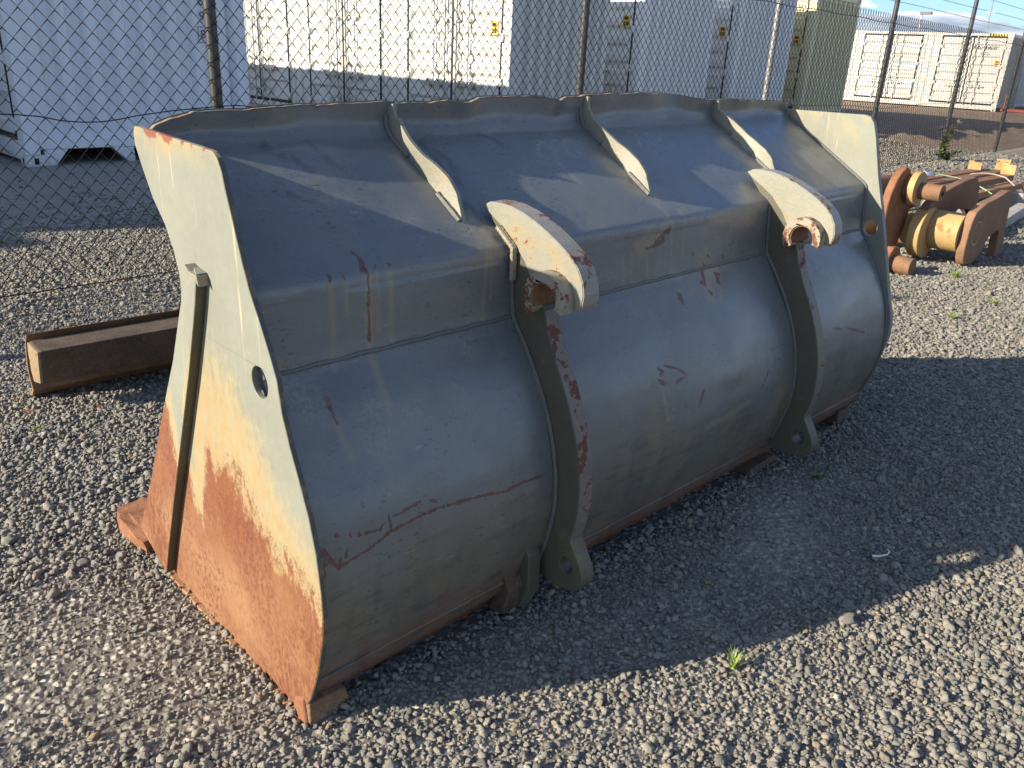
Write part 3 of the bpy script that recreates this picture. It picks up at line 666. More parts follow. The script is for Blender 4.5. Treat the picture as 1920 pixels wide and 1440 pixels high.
PROF = [(-.465,1.200),(-.475,1.163),(-.455,1.143),(-.41,1.118),(-.095,.925),(-.08,.76),(-.03,.695),(.015,.625),(.055,.545),(.08,.47),(.095,.39),(.096,.31),(.08,.225),(.055,.145),(.03,.08),(.0,.03),(-.04,.008)]
Pn = np.array(PROF); SS = np.r_[0, np.cumsum(np.hypot(*np.diff(Pn, axis=0).T))]
ds = 0.004; s_all = np.arange(0, SS[-1], ds); pv = np.interp(s_all, SS, Pn[:, 0]); pz = np.interp(s_all, SS, Pn[:, 1])
def gsm(a_, sig):
    k = np.exp(-.5 * (np.arange(-15, 16) * ds / sig) ** 2); k /= k.sum(); e0 = 2 * a_[0] - a_[15:0:-1]; e1 = 2 * a_[-1] - a_[-2:-17:-1]
    return np.convolve(np.r_[e0, a_, e1], k, 'valid')
cut = int(np.searchsorted(s_all, SS[5]))
pv = np.r_[gsm(pv[:cut], .010), gsm(pv[cut:], .018)]; pz = np.r_[gsm(pz[:cut], .010), gsm(pz[cut:], .018)]
tv = np.gradient(pv); tz = np.gradient(pz); ln = np.hypot(tv, tz); nv, nz_ = -tz / ln, tv / ln    # outward normal (towards viewer / up)
xs = np.linspace(.0105, W - .022, 640)
LIP = [(0.0,-.035),(0.014,-.018),(.048,-.004),(.10,.005),(.159,.010),(.331,.017),(.54,.020),(.57,.022),(.60,.018),(.804,.023),(.845,.018),(.889,.028),(.937,.031),(1.03,.033),(1.082,.032),(1.13,.028),(1.165,.022),(1.19,.018),(1.23,.027),(1.31,.036),(1.44,.037),(1.568,.038),(1.712,.033),(1.80,.026),(1.869,.019),(1.92,.016),(2.0,.012),(2.1,.013),(2.215,.010),(2.40,.002),(2.516,-.006)]
lipz = np.interp(xs, [q[0] for q in LIP], [q[1] for q in LIP]) + .0006 * np.interp(xs, np.linspace(0, 2.7, 246), np.random.default_rng(3).normal(0, 1, 246)) + .0016 * np.interp(xs, np.linspace(0, 2.7, 54), np.random.default_rng(4).normal(0, 1, 54))
Xg, Sg = np.meshgrid(xs, s_all, indexing='ij')
Vg = np.broadcast_to(pv, Xg.shape).copy(); Zg = np.broadcast_to(pz, Xg.shape).copy()
wl = np.clip(1 - Sg / .075, 0, 1) ** 1.2
Zg += wl * lipz[:, None]
Vg += wl * (.008 * np.sin(Xg * 9.5 + 1) + .006 * np.sin(Xg * 23 + 2) + .020 * np.exp(-((Xg - 1.17) / .05) ** 2) - .02 * np.exp(-((Xg - .0) / .05) ** 2))
den = (1 - .8 * ((Sg < SS[4] + .03))) * (.0035 * np.sin(Xg * 3.9 + Sg * 5) * np.sin(Sg * 9 + 1) + .0025 * np.sin(Xg * 8.3 + 2 + 3 * np.sin(Sg * 4)) * np.sin(Sg * 14 + Xg * 2)) * np.clip((Sg - .12) / .1, 0, 1)
den += -.007 * np.exp(-(((Xg - .12) / .10) ** 2 + ((Sg - 1.05) / .05) ** 2)) - .005 * np.exp(-(((Xg - 1.15) / .14) ** 2 + ((Sg - .98) / .10) ** 2)) - .006 * np.exp(-(((Xg - .45) / .12) ** 2 + ((Sg - .90) / .07) ** 2)) + .004 * np.exp(-(((Xg - 1.5) / .1) ** 2 + ((Sg - .95) / .15) ** 2))
den *= np.clip((SS[-1] - Sg) / .1, 0, 1) * np.clip(np.abs(Sg - SS[5]) / .03, 0.2, 1) * np.clip(np.minimum(Xg - .018, W - .022 - Xg) / .06, 0, 1)
Vg += den * nv; Zg += den * nz_
nS = len(s_all); verts = np.stack([Xg, -Vg, Zg], -1).reshape(-1, 3)
ii, jj = np.meshgrid(np.arange(len(xs) - 1), np.arange(nS - 1), indexing='ij'); a = (ii * nS + jj).ravel()
faces = np.stack([a, a + 1, a + nS + 1, a + nS], -1)
me = bpy.data.meshes.new('back_shell'); me.from_pydata(verts.tolist(), [], faces.tolist()); me.materials.append(M_SHELL)
for p_ in me.polygons: p_.use_smooth = True
MARKS = {
'rust':[(0.012,[(0.263,0.427),(0.267,0.448),(0.26,0.476)]),(0.004,[(0.266,0.48),(0.26,0.542),(0.256,0.631)]),(0.006,[(0.18,0.48),(0.177,0.492)]),(0.005,[(0.208,0.484),(0.211,0.492)]),(0.005,[(0.291,0.474),(0.286,0.479)]),(0.005,[(0.327,0.475),(0.318,0.484)]),(0.008,[(0.122,0.718),(0.123,0.748)]),(0.004,[(0.123,0.748),(0.126,0.776)]),(0.0045,[(0.018,1.003),(0.043,1.039),(0.055,1.052),(0.078,1.05),(0.129,1.042),(0.184,1.023),(0.268,1.014),(0.341,1.019),(0.417,1.029),(0.497,1.044),(0.557,1.042),(0.628,1.045)]),(0.003,[(0.017,1.037),(0.056,1.03)]),(0.003,[(0.025,1.023),(0.022,1.061)]),(0.003,[(0.025,0.999),(0.039,1.023),(0.055,1.052)]),(0.003,[(0.062,1.033),(0.055,1.052)]),(0.003,[(0.078,1.022),(0.073,1.037)]),(0.004,[(0.059,0.984),(0.061,0.987)]),(0.004,[(0.089,0.993),(0.09,0.999)]),(0.004,[(0.109,0.998),(0.108,1.005)]),(0.004,[(0.124,1.004),(0.134,1.006)]),(0.004,[(0.139,1.008),(0.155,1.009)]),(0.004,[(0.164,1.0),(0.157,1.013)]),(0.004,[(0.18,0.986),(0.183,1.014)]),(0.002,[(0.182,0.994),(0.216,0.99),(0.265,0.984)]),(0.006,[(0.288,0.991),(0.299,0.997)]),(0.01,[(1.109,0.894),(1.124,0.905),(1.111,0.91)]),(0.003,[(1.139,0.892),(1.19,0.91),(1.227,0.937)]),(0.007,[(1.1,0.923),(1.121,0.939)]),(0.004,[(1.181,0.948),(1.215,0.944)]),(0.014,[(1.295,0.71),(1.298,0.737)]),(0.01,[(1.45,0.659),(1.434,0.705)]),(0.012,[(1.509,0.676),(1.507,0.708)]),(0.006,[(1.438,0.723),(1.446,0.737)]),(0.005,[(1.655,1.023),(1.632,1.049),(1.608,1.073)]),(0.005,[(1.292,1.0),(1.283,1.023),(1.266,1.043)]),(0.004,[(2.092,0.97),(2.158,0.989)]),(0.005,[(2.208,0.994),(2.35,1.04)]),(0.012,[(1.21,0.554),(1.259,0.545)]),(0.006,[(1.181,0.559),(1.2,0.556)]),(0.004,[(0.591,0.389),(0.588,0.416)]),(0.004,[(1.299,0.389),(1.3,0.418)])],

'stain':[(0.007,[(0.178,0.492),(0.176,0.571),(0.163,0.669)]),(0.012,[(0.266,0.48),(0.259,0.564),(0.255,0.643)]),(0.012,[(0.255,0.643),(0.252,0.72),(0.25,0.79)]),(0.005,[(0.287,0.485),(0.28,0.613)]),(0.008,[(0.318,0.484),(0.311,0.643)]),(0.006,[(0.212,0.492),(0.207,0.565)]),(0.01,[(0.126,0.776),(0.127,0.818),(0.135,0.853)]),(0.006,[(0.596,0.46),(0.576,0.57),(0.569,0.658)]),(0.005,[(0.604,0.474),(0.595,0.599)]),(0.01,[(0.591,0.394),(0.595,0.441),(0.574,0.484)]),(0.008,[(1.111,0.91),(1.114,0.968),(1.126,1.048)]),(0.01,[(1.295,0.398),(1.291,0.463),(1.297,0.516),(1.301,0.656)]),(0.01,[(1.251,0.504),(1.239,0.615)]),(0.006,[(1.187,0.504),(1.186,0.638)]),(0.006,[(1.116,0.568),(1.115,0.635)]),(0.006,[(1.082,0.578),(1.081,0.651)]),(0.012,[(1.312,1.119),(1.425,1.112),(1.542,1.096)]),(0.03,[(1.46,0.647),(1.431,0.748)]),(0.03,[(1.138,0.549),(1.22,0.522)]),(0.01,[(1.358,0.461),(1.354,0.6)]),(0.012,[(1.522,0.678),(1.482,0.757)]),(0.02,[(1.463,0.591),(1.496,0.636)])],

'dark':[(0.01,[(0.236,0.076),(0.272,0.118),(0.308,0.176)]),(0.012,[(0.237,0.099),(0.29,0.134)]),(0.008,[(0.188,0.229),(0.229,0.252),(0.274,0.287)]),(0.008,[(0.862,0.078),(0.902,0.101),(0.908,0.136)]),(0.012,[(0.655,0.101),(0.661,0.168),(0.642,0.257)]),(0.01,[(1.253,0.341),(1.337,0.229)]),(0.02,[(1.406,1.017),(1.474,1.018)]),(0.012,[(0.666,0.26),(0.694,0.171),(0.672,0.127)]),(0.01,[(0.35,0.075),(0.372,0.16)])],

'pale':[(0.0035,[(1.081,0.132),(1.064,0.122),(1.037,0.139),(1.014,0.172),(1.022,0.193),(1.044,0.193)]),(0.0035,[(1.092,0.136),(1.124,0.118),(1.137,0.134),(1.112,0.159),(1.076,0.168)]),(0.003,[(1.103,0.127),(1.079,0.158)]),(0.0035,[(1.188,0.123),(1.16,0.128),(1.137,0.153),(1.126,0.186),(1.15,0.198),(1.181,0.183),(1.166,0.175)]),(0.006,[(1.076,0.146),(1.058,0.227),(1.061,0.261),(1.071,0.308)]),(0.0025,[(1.474,0.105),(1.499,0.107),(1.487,0.137),(1.458,0.175)]),(0.0025,[(1.543,0.119),(1.569,0.115),(1.567,0.148),(1.552,0.174),(1.528,0.17),(1.525,0.145),(1.543,0.119)]),(0.0025,[(1.653,0.12),(1.62,0.121),(1.588,0.149),(1.596,0.175),(1.618,0.182),(1.642,0.161),(1.626,0.152)])],

}
Xf, Sf = Xg.ravel(), Sg.ravel()
def seg_dist(p0, p1):
    d = np.array(p1) - np.array(p0); L2 = d @ d + 1e-9
    t_ = np.clip(((Xf - p0[0]) * d[0] + (Sf - p0[1]) * d[1]) / L2, 0, 1)
    return np.hypot(Xf - p0[0] - t_ * d[0], Sf - p0[1] - t_ * d[1])
MARKS['rust'] += [(.006, [(1.40 + .02 * i, .60 + .013 * ((i * 7) % 9)), (1.405 + .02 * i, .607 + .013 * ((i * 7) % 9))]) for i in range(9)] + [(.008, [(1.22 + .012 * i, .545 - .006 * i + .01 * (i % 2)), (1.226 + .012 * i, .540 - .006 * i)]) for i in range(6)]
MARKS['stain'] += [(.035, [(1.44, .62), (1.50, .68)]), (.03, [(1.16, .56), (1.28, .50)])]
MARKS['dark'] += [(.022, [(.635, .34), (.648, .40)]), (.014, [(.64, .40), (.652, .46)])]; MARKS['stain'] += [(.02, [(.625, .36), (.62, .42)])]  # the dark strokes paint the shade of a recess by the near hook
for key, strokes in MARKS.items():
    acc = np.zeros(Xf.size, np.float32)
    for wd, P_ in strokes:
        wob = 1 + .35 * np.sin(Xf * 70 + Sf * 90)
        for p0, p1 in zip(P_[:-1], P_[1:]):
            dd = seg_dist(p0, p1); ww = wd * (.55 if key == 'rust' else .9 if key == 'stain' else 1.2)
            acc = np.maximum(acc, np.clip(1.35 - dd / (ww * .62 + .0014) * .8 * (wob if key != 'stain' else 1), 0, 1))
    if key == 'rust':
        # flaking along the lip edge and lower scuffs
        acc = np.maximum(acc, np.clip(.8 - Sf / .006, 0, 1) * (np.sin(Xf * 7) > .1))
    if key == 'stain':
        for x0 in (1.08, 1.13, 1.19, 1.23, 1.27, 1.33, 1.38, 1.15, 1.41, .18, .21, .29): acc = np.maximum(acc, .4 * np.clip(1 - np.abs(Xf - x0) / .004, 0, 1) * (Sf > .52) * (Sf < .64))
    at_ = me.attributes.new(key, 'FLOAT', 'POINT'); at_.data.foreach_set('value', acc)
ribx = (.588, 1.30, 2.0)
dust = sum(.8 * np.exp(-((Xf - x_) / .05) ** 2 - ((Sf - .40) / .05) ** 2) for x_ in ribx) + .6 * np.exp(-((Sf - SS[5]) / .012) ** 2) * (.5 + .5 * np.sin(Xf * 11)) + .55 * np.exp(-((Xf - .30) / .06) ** 2 - ((Sf - .27) / .02) ** 2) + .6 * np.exp(-((Xf - .44) / .05) ** 2 - ((Sf - .36) / .02) ** 2) + .5 * np.exp(-((Xf - 1.35) / .1) ** 2 - ((Sf - .07) / .015) ** 2)
dust += .45 * sum(np.exp(-((Xf - a_) ** 2 + (Sf - b_) ** 2) / c_ ** 2) for a_, b_, c_ in ((.05, .68, .05), (.08, .73, .04), (.22, .76, .03), (.30, .80, .04), (.43, .78, .03), (.2, .84, .05), (.5, .70, .03)))
at_ = me.attributes.new('dust', 'FLOAT', 'POINT'); at_.data.foreach_set('value', np.clip(dust, 0, 1).astype(np.float32))
shell = bpy.data.objects.new('back_shell', me); C.objects.link(shell); shell.parent = bucket
TH = .015
V = []; F = []; cx_ = list(range(0, len(xs), 4)) + [len(xs) - 1]; cy_ = list(range(0, nS, 8)) + [nS - 1]
for i in cx_:
    for j in cy_: V.append((Xg[i, j], -(Vg[i, j] - nv[j] * TH), Zg[i, j] - nz_[j] * TH))
m_ = len(cy_)
for i in range(len(cx_) - 1):
    for j in range(m_ - 1): F.append((i*m_+j, i*m_+j+1, (i+1)*m_+j+1, (i+1)*m_+j))
MB().add(V, F).build('inner_face', M_SHELL, bucket, smooth=True)
V = []; F = []
for i in range(0, len(xs), 2):
    V += [(Xg[i, 0], -Vg[i, 0] - .0005, Zg[i, 0]), (Xg[i, 0], -Vg[i, 0], Zg[i, 0] + .0012), (Xg[i, 0], -(Vg[i, 0] - nv[0] * TH), Zg[i, 0] + .001), (Xg[i, 0], -(Vg[i, 0] - nv[0] * TH) , Zg[i, 0] - .004)]
for i in range(len(V) // 4 - 1):
    for k in range(3): F.append((4*i+k, 4*i+k+1, 4*i+k+5, 4*i+k+4))
MB().add(V, F).build('lip_edge', M_LIPEDGE, bucket)

# side plates
LOUT = [(-.535,1.178),(-.44,1.176),(-.334,1.172),(-.20,1.168),(-.177,1.166),(-.163,1.156),(-.150,1.135),(-.142,1.105),(-.128,1.064),(-.113,1.018),(-.1,.98),(-.081,.932),(-.053,.884),(-.024,.83),(-.003,.785),(.008,.72),(.03,.658),(.055,.602),(.082,.535),(.101,.463),(.111,.385),(.113,.33),(.107,.27),(.092,.21),(.072,.145),(.045,.08),(.012,.025),(-.01,.0),
        (-.34,.0),(-.68,.012),(-.86,.02),(-.885,.035),(-.86,.075),(-.80,.15),(-.754,.223),(-.70,.305),(-.662,.371),(-.62,.44),(-.578,.505),(-.54,.565),(-.503,.626),(-.465,.685),(-.434,.735),(-.412,.79),(-.397,.841),(-.390,.87),(-.391,.899),(-.405,.942),(-.435,.992),(-.483,1.039),(-.522,1.10),(-.544,1.14),(-.545,1.165)]
lp = MB(); lp.prism(LOUT, 0, .0115, vz, [circle(-.069, .759, .031, 28, .032)]); lp.build('side_plate', M_LEFT, bucket, bevel=.0015, seg=2)['label'] = 'sunlit left side plate, cream grey above and orange rust below'
ROUT = [(-.475,1.172),(-.155,1.176),(-.13,1.170),(-.113,1.15),(-.095,1.10),(-.057,.962),(-.013,.828),(.034,.672),(.08,.513),(.098,.46),(.106,.42),(.107,.37),(.101,.33),(.09,.28),(.074,.223),(.045,.13),(.012,.03),(-.01,.0)] + LOUT[28:-2]
rp = MB(); rp.prism(ROUT, W - .024, W, vz, [circle(-.050, .770, .030, 28)]); rp.build('side_plate', M_RIGHT, bucket, bevel=.0015)['label'] = 'right side plate, its upper inner face sunlit'
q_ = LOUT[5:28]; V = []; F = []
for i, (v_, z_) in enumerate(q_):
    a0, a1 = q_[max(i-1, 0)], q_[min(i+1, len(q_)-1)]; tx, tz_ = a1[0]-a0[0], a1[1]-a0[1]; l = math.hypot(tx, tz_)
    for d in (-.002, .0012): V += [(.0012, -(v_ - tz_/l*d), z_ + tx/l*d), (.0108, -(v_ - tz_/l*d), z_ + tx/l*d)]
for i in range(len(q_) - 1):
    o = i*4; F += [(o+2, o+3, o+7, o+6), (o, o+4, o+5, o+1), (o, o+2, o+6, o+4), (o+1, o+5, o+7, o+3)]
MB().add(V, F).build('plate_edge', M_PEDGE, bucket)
# raised front wear plate with the web behind its ridge coloured dark for its shade
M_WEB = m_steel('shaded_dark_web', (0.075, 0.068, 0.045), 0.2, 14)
RG = [(-.252, .930), (-.271, .874), (-.291, .825), (-.348, .692), (-.442, .493), (-.531, .307), (-.623, .107), (-.655, .030)]
LG = [(-.287, .934), (-.355, .872), (-.388, .815), (-.455, .690), (-.580, .495), (-.690, .310), (-.815, .120), (-.850, .070)]
V = []; n = len(RG)
for (a_, b_), (c_, d_) in zip(RG, LG): V += [(-.022, -a_, b_), (-.010 if n else 0, -c_, d_), (.0, -c_, d_), (.0, -a_, b_)]
F = []
for i in range(n - 1):
    o = 4 * i; F += [(o, o + 1, o + 5, o + 4), (o + 1, o + 2, o + 6, o + 5)]
F += [(0, 3, 2, 1), (4*n - 4, 4*n - 3, 4*n - 2, 4*n - 1)]
MB().add(V, F).build('wear_plate', M_LEFT, bucket)
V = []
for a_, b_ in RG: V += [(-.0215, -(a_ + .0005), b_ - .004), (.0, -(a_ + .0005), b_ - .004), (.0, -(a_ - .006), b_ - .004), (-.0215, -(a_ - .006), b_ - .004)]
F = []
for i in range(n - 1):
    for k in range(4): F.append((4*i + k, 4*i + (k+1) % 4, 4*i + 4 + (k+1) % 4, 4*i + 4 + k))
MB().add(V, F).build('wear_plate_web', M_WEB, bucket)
b = MB(); b.prism([(-.292, .930), (-.303, .940), (-.262, .918), (-.243, .906), (-.250, .928)], -.024, .0, vz); b.build('bar_end_weld', M_RIB, bucket, bevel=.002)

# floor, cutting edge and feet
b = MB(); b.prism([(.0, .028), (-.03, .004), (-.80, .004), (-.84, .018), (-.84, .04), (-.03, .034)], .0120, W - .025, vz); b.build('floor_plate', M_RUST, bucket)
b = MB(); b.prism([(-.80, .004), (-1.035, .012), (-1.04, .020), (-.96, .045), (-.80, .045)], -.004, W + .004, lambda a_, v_, z_: (a_, -v_, z_ + .012)); b.build('cutting_edge', M_RUST, bucket, bevel=.004)
def wedge(x0, x1, name, mat, y0, y1, z0, z1, bev=.004):
    return MB().add([(x0, y0, z0), (x1, y0 + .01, z0), (x1 - .01, y1, z0), (x0, y1, z0), (x0 + .004, y0 + .01, z1), (x1 - .012, y0 + .014, z1 * .8), (x1 - .02, y1, z1), (x0 + .01, y1, z1)], [(0, 3, 2, 1), (4, 5, 6, 7), (0, 1, 5, 4), (1, 2, 6, 5), (2, 3, 7, 6), (3, 0, 4, 7)]).build(name, mat, bucket, bevel=bev)
cut_ = MB(); cut_.add([(-.03, .80, .0), (.05, .80, .0), (.10, .98, .0), (.095, 1.075, .008), (.0, 1.085, .008), (-.035, .98, .0), (-.03, .80, .055), (.04, .80, .06), (.085, .97, .058), (.09, 1.07, .032), (.002, 1.08, .03), (-.03, .97, .055)],
    [(0, 5, 4, 3, 2, 1), (6, 7, 8, 9, 10, 11), (0, 1, 7, 6), (1, 2, 8, 7), (2, 3, 9, 8), (3, 4, 10, 9), (4, 5, 11, 10), (5, 0, 6, 11)]); tooth = cut_.build('corner_tooth', M_RUST, bucket)
bm = bmesh.new(); bm.from_mesh(tooth.data); bmesh.ops.triangulate(bm, faces=bm.faces); bmesh.ops.subdivide_edges(bm, edges=bm.edges, cuts=3, use_grid_fill=True)
for v_ in bm.verts:
    q = noise.noise_vector(v_.co * 28) * .009 + noise.noise_vector(v_.co * 9) * .012; v_.co += Vector((q.x, q.y, q.z * .8))
bm.to_mesh(tooth.data); bm.free()
wedge(-.004, .105, 'heel_block', M_TAN2, -.045, .03, -.002, .055)
b = MB(); b.prism([(-.012, -.012), (-.35, -.012), (-.70, .000), (-.70, .014), (-.35, .008), (-.012, .006)], -.014, .016, vz); b.build('skid_strip', M_TAN, bucket, bevel=.003)
ht = MB(); ht.add([(-.012, -.04, -.01), (.02, -.045, -.01), (.03, .01, -.01), (-.014, .02, -.01), (-.004, -.02, .06), (.012, -.012, .07), (.016, .012, .05), (-.008, .015, .05)], [(0,3,2,1),(4,5,6,7),(0,1,5,4),(1,2,6,5),(2,3,7,6),(3,0,4,7)]); ht.build('heel_tip', M_RUST, bucket, bevel=.006)
wedge(1.77, 1.97, 'heel_block', M_SCAR0, -.030, .06, -.040, .006); wedge(2.45, W, 'heel_block', M_SCAR0, -.02, .06, -.036, .035)
b = MB(); b.prism([(.035, .215), (.07, .205), (.083, .19), (.086, .09), (.06, .02), (-.02, .01), (-.01, .12)], .598, .640, vz); b.build('stop_block', M_ARM, bucket, bevel=.004)
b = MB(); b.prism([(.045, .155), (.07, .10), (.05, .02), (.0, .01)], .545, .598, vz); b.build('stop_gusset', M_SCAR0, bucket, bevel=.003)

# lip ribs
def rib(x0, seed):
    r = random.Random(seed); n = 34; V = []; F = []
    hs = [(.012, .024), (.05, .044), (.09, .048), (.15, .044), (.20, .042), (.24, .048), (.29, .052), (.33, .044), (.365, .024), (.395, .002)]
    for i in range(n):
        s_ = .006 + (.395 - .006) * i / (n - 1); k = int(s_ / ds)
        h = float(np.interp(s_, [q[0] for q in hs], [q[1] for q in hs])) * (1 + .06 * math.sin(seed + s_ * 30)); wob = .006 * math.sin(s_ * 22 + seed) * (1 if s_ > .06 else s_ / .06)
        lz = float(np.interp(x0, xs, lipz)) * max(0, 1 - s_ / .075)
        bv, bz = pv[k] - nv[k] * .004, pz[k] - nz_[k] * .004 + lz
        up = max(0, 1 - s_ / .05)
        tvv = bv + nv[k] * h * (1 - up * .6) + .012 * up; tzz = bz + nz_[k] * h * (1 - up) + .004 * up
        th = .0055
        for (v_, z_, xo) in ((bv, bz, 0), (tvv, tzz, wob + .004)):
            V += [(x0 - th + xo, -v_, z_), (x0 + th + xo, -v_, z_)]
    for i in range(n - 1):
        o = i * 4; F += [(o, o + 2, o + 6, o + 4), (o + 1, o + 5, o + 7, o + 3), (o + 2, o + 3, o + 7, o + 6), (o, o + 4, o + 5, o + 1)]
    F += [(0, 1, 3, 2), (4*n - 4, 4*n - 2, 4*n - 1, 4*n - 3)]
    MB().add(V, F).build('lip_rib', M_RIB, bucket, bevel=.0015)
    for a_, b_ in ((.02, .16), (.29, .39)):
        q = []
        for s_ in np.arange(a_, b_, .012):
            k = int(s_ / ds); q.append((x0 - .008, -(pv[k] + nv[k] * .002), pz[k] + nz_[k] * .002 + float(np.interp(x0, xs, lipz)) * max(0, 1 - s_ / .075)))
        MB().tube(q, [.0065 + .0015 * r.random() for _ in q], 6).build('weld_bead', M_WELD, bucket, smooth=True)
for i, x_ in enumerate(ribx): rib(x_, i + 1)

# hooked lugs
ARM = [(-.19,1.008),(-.17,1.018),(-.135,1.020),(-.10,1.018),(-.06,1.010),(-.02,.997),(.02,.980),(.06,.960),(.095,.938),(.118,.917),(.134,.890),(.139,.862),(.136,.838),(.127,.824),(.116,.822),(.106,.832),
       (.098,.852),(.086,.872),(.068,.884),(.046,.888),(.024,.880),(.009,.862),(.004,.838),(.012,.812),(.022,.80),(.040,.745),(.066,.690),(.088,.650),(.112,.602),(.135,.548),(.152,.498),(.165,.440),(.170,.385),(.170,.330),(.163,.285),(.154,.250),(.156,.236),(.170,.215),(.188,.185),(.200,.158),(.200,.135),(.190,.116),(.170,.104),(.145,.096),(.110,.090),(.085,.094),(.02,.10),(-.02,.10),
       (-.03,.60),(-.10,.72),(-.11,.90),(-.13,.94),(-.17,.985)]
def arm(x0, th=.046, label=None):
    a_ = MB(); a_.prism(ARM, x0, x0 + th, vz, [circle(.146, .166, .021, 20, .024)]); p_ = a_.build('hook_lug', [M_ARM], bucket, bevel=.004)
    if label: p_['label'] = label
    # painted cream upper hook skin plates (weld-on cheek) each side
    hk = [q for q in ARM[:24]] + [(-.02, .862), (-.045, .90), (-.09, .945), (-.125, .968), (-.168, .992)]
    cpl = MB(); cpl.prism(hk, x0 - .004, x0 - .0002, vz); cpl.build('hook_cheek', M_HOOK, p_, bevel=.0012)
    edge = MB()
    path = ARM[0:14]; 
    V = []; n = len(path)
    for i, (v_, z_) in enumerate(path):
        a0 = path[max(i-1, 0)]; a1 = path[min(i+1, n-1)]; tx, tz_ = a1[0]-a0[0], a1[1]-a0[1]; l = math.hypot(tx, tz_); ux, uz = -tz_/l, tx/l
        if uz < 0 and i < 8: ux, uz = -ux, -uz
        if i >= 8 and ux < 0: ux, uz = -ux, -uz
        for d in (-.001, .0022): V += [(x0 - .002, -(v_ + ux*d), z_ + uz*d), (x0 + th + .001, -(v_ + ux*d), z_ + uz*d)]
    F = []
    for i in range(n - 1):
        o = i*4; F += [(o+2, o+3, o+7, o+6), (o, o+4, o+5, o+1), (o, o+2, o+6, o+4), (o+1, o+5, o+7, o+3)]
    F += [(0, 1, 3, 2), (4*n-4, 4*n-2, 4*n-1, 4*n-3)]
    edge.add(V, F).build('hook_edge', M_HOOK2, p_)
    path = ARM[24:36]; V = []; n = len(path); F = []
    for i, (v_, z_) in enumerate(path):
        for d in (-.001, .0022): V += [(x0 + .001, -(v_ + d), z_), (x0 + th - .001, -(v_ + d), z_)]
    for i in range(n - 1):
        o = i*4; F += [(o+2, o+3, o+7, o+6), (o, o+4, o+5, o+1), (o, o+2, o+6, o+4), (o+1, o+5, o+7, o+3)]
    F += [(0, 1, 3, 2), (4*n-4, 4*n-2, 4*n-1, 4*n-3)]
    MB().add(V, F).build('lug_edge', M_EDGE, p_)
    # C shaped pin saddle standing out on both sides
    def csec(ro, ri, a0, a1, n=22):
        A = [R(a0 + (a1 - a0) * k / n) for k in range(n + 1)]
        return [(.052 + ro * math.cos(t), .838 + ro * math.sin(t)) for t in A] + [(.052 + ri * math.cos(t), .838 + ri * math.sin(t)) for t in reversed(A)]
    for xa, xb in ((x0 - .040, x0 - .0045), (x0 + th + .0005, x0 + th + .034)):
        MB().prism(csec(.064, .040, -20, 222), xa, xb, vz).build('pin_saddle', M_BOSS, p_, bevel=.004)
    MB().prism(csec(.0405, .0365, -10, 215), x0 - .036, x0 + th + .03, vz).build('saddle_liner', M_DRUST, p_)
    # weld between lug and shell
    q = []; rr = []
    for s_ in np.arange(.50, 1.33, .012):
        k = int(s_ / ds); q.append((x0 - .004, -(pv[k] + nv[k] * .003), pz[k] + nz_[k] * .003)); rr.append(.0055 + .0005 * math.sin(s_ * 90))
    MB().tube(q, rr, 7).build('weld_bead', M_WELD, p_, smooth=True)
    return p_
M_HOOK2 = m_steel('hook_rim_rusty', (0.24, 0.24, 0.225), 0.42, 16, yellow=0.5, rough=0.4)
M_WELD2 = m_steel('heavy_weld', (0.26, 0.23, 0.165), 0.1, 60, bump=0.9)
M_SCAR = m_rust('burnt_cut_scar', (0.055, 0.042, 0.036), (0.12, 0.085, 0.06), (0.17, 0.12, 0.085), 40)
M_EDGE = m_steel('lug_rim_flaking', (0.135, 0.132, 0.12), 0.50, 17, dark=(0.085, 0.030, 0.024), rough=0.5)
armA = arm(.666, label='near hooked lug with heavy weld at its root'); armB = arm(1.826, .046, 'far hooked lug, second from the left plate')
# heavy weld at the root of the near hook, painted-dark recess above it
rw = random.Random(5)
for k in range(11):
    t_ = k / 10; v_ = -.125 + .05 * t_ if k < 6 else -.0995 + .004 * (k - 6); z_ = .962 - .034 * k / 5 if k < 6 else .928 - .014 * (k - 6)
    b = MB(); cx, cy, cz = .655, -(v_ + .005), z_ + .003
    pass
for rr_, off_ in ((.0062, 0), (.0056, .006)):
    q = []; ra = []
    for k in range(41):
        t_ = k / 40; i_ = t_ * 10; v_ = -.135 + .055 * min(1, t_ / .55); z_ = .968 - .040 * min(1, t_ / .55) - .075 * max(0, (t_ - .55) / .45)
        q.append((.658 - off_, -(v_ + .004), z_)); ra.append(rr_ * (1 + .12 * math.sin(k * 1.9 + off_ * 300) + .12 * rw.random()))
    MB().tube(q, ra, 8).build('weld_bead', M_WELD2, armA, smooth=True)
# seam welds along the shell
def seam(s0, r0, name='seam_weld', x0=.013, x1=W - .026, step=.018):
    k = int(s0 / ds); q = []; rr = []
    for x_ in np.arange(x0, x1, step):
        q.append((x_, -(pv[k] + nv[k] * .001) , pz[k] + nz_[k] * .001 + .001 * math.sin(x_ * 60))); rr.append(r0 * (1 + .12 * math.sin(x_ * 60) + .08 * math.sin(x_ * 97)))
    MB().tube(q, rr, 6).build(name, M_WELD, bucket, smooth=True)
seam(SS[5], .0048)
b = MB(); k = int(1.345 / ds); b.prism([(pv[k] - .006, pz[k] + .002), (pv[k] + .0065, pz[k] - .001), (pv[k + 12] + .006, pz[k + 12]), (pv[k + 12] - .006, pz[k + 12])], .0125, W - .026, vz); b.build('heel_plate', M_SHELL, bucket, bevel=.002)
q = [(W - .027, -(pv[k] + nv[k] * .002), pz[k] + nz_[k] * .002) for k in range(14, nS - 20, 3)]
MB().tube(q, .006, 6).build('weld_bead', M_WELD, bucket, smooth=True)
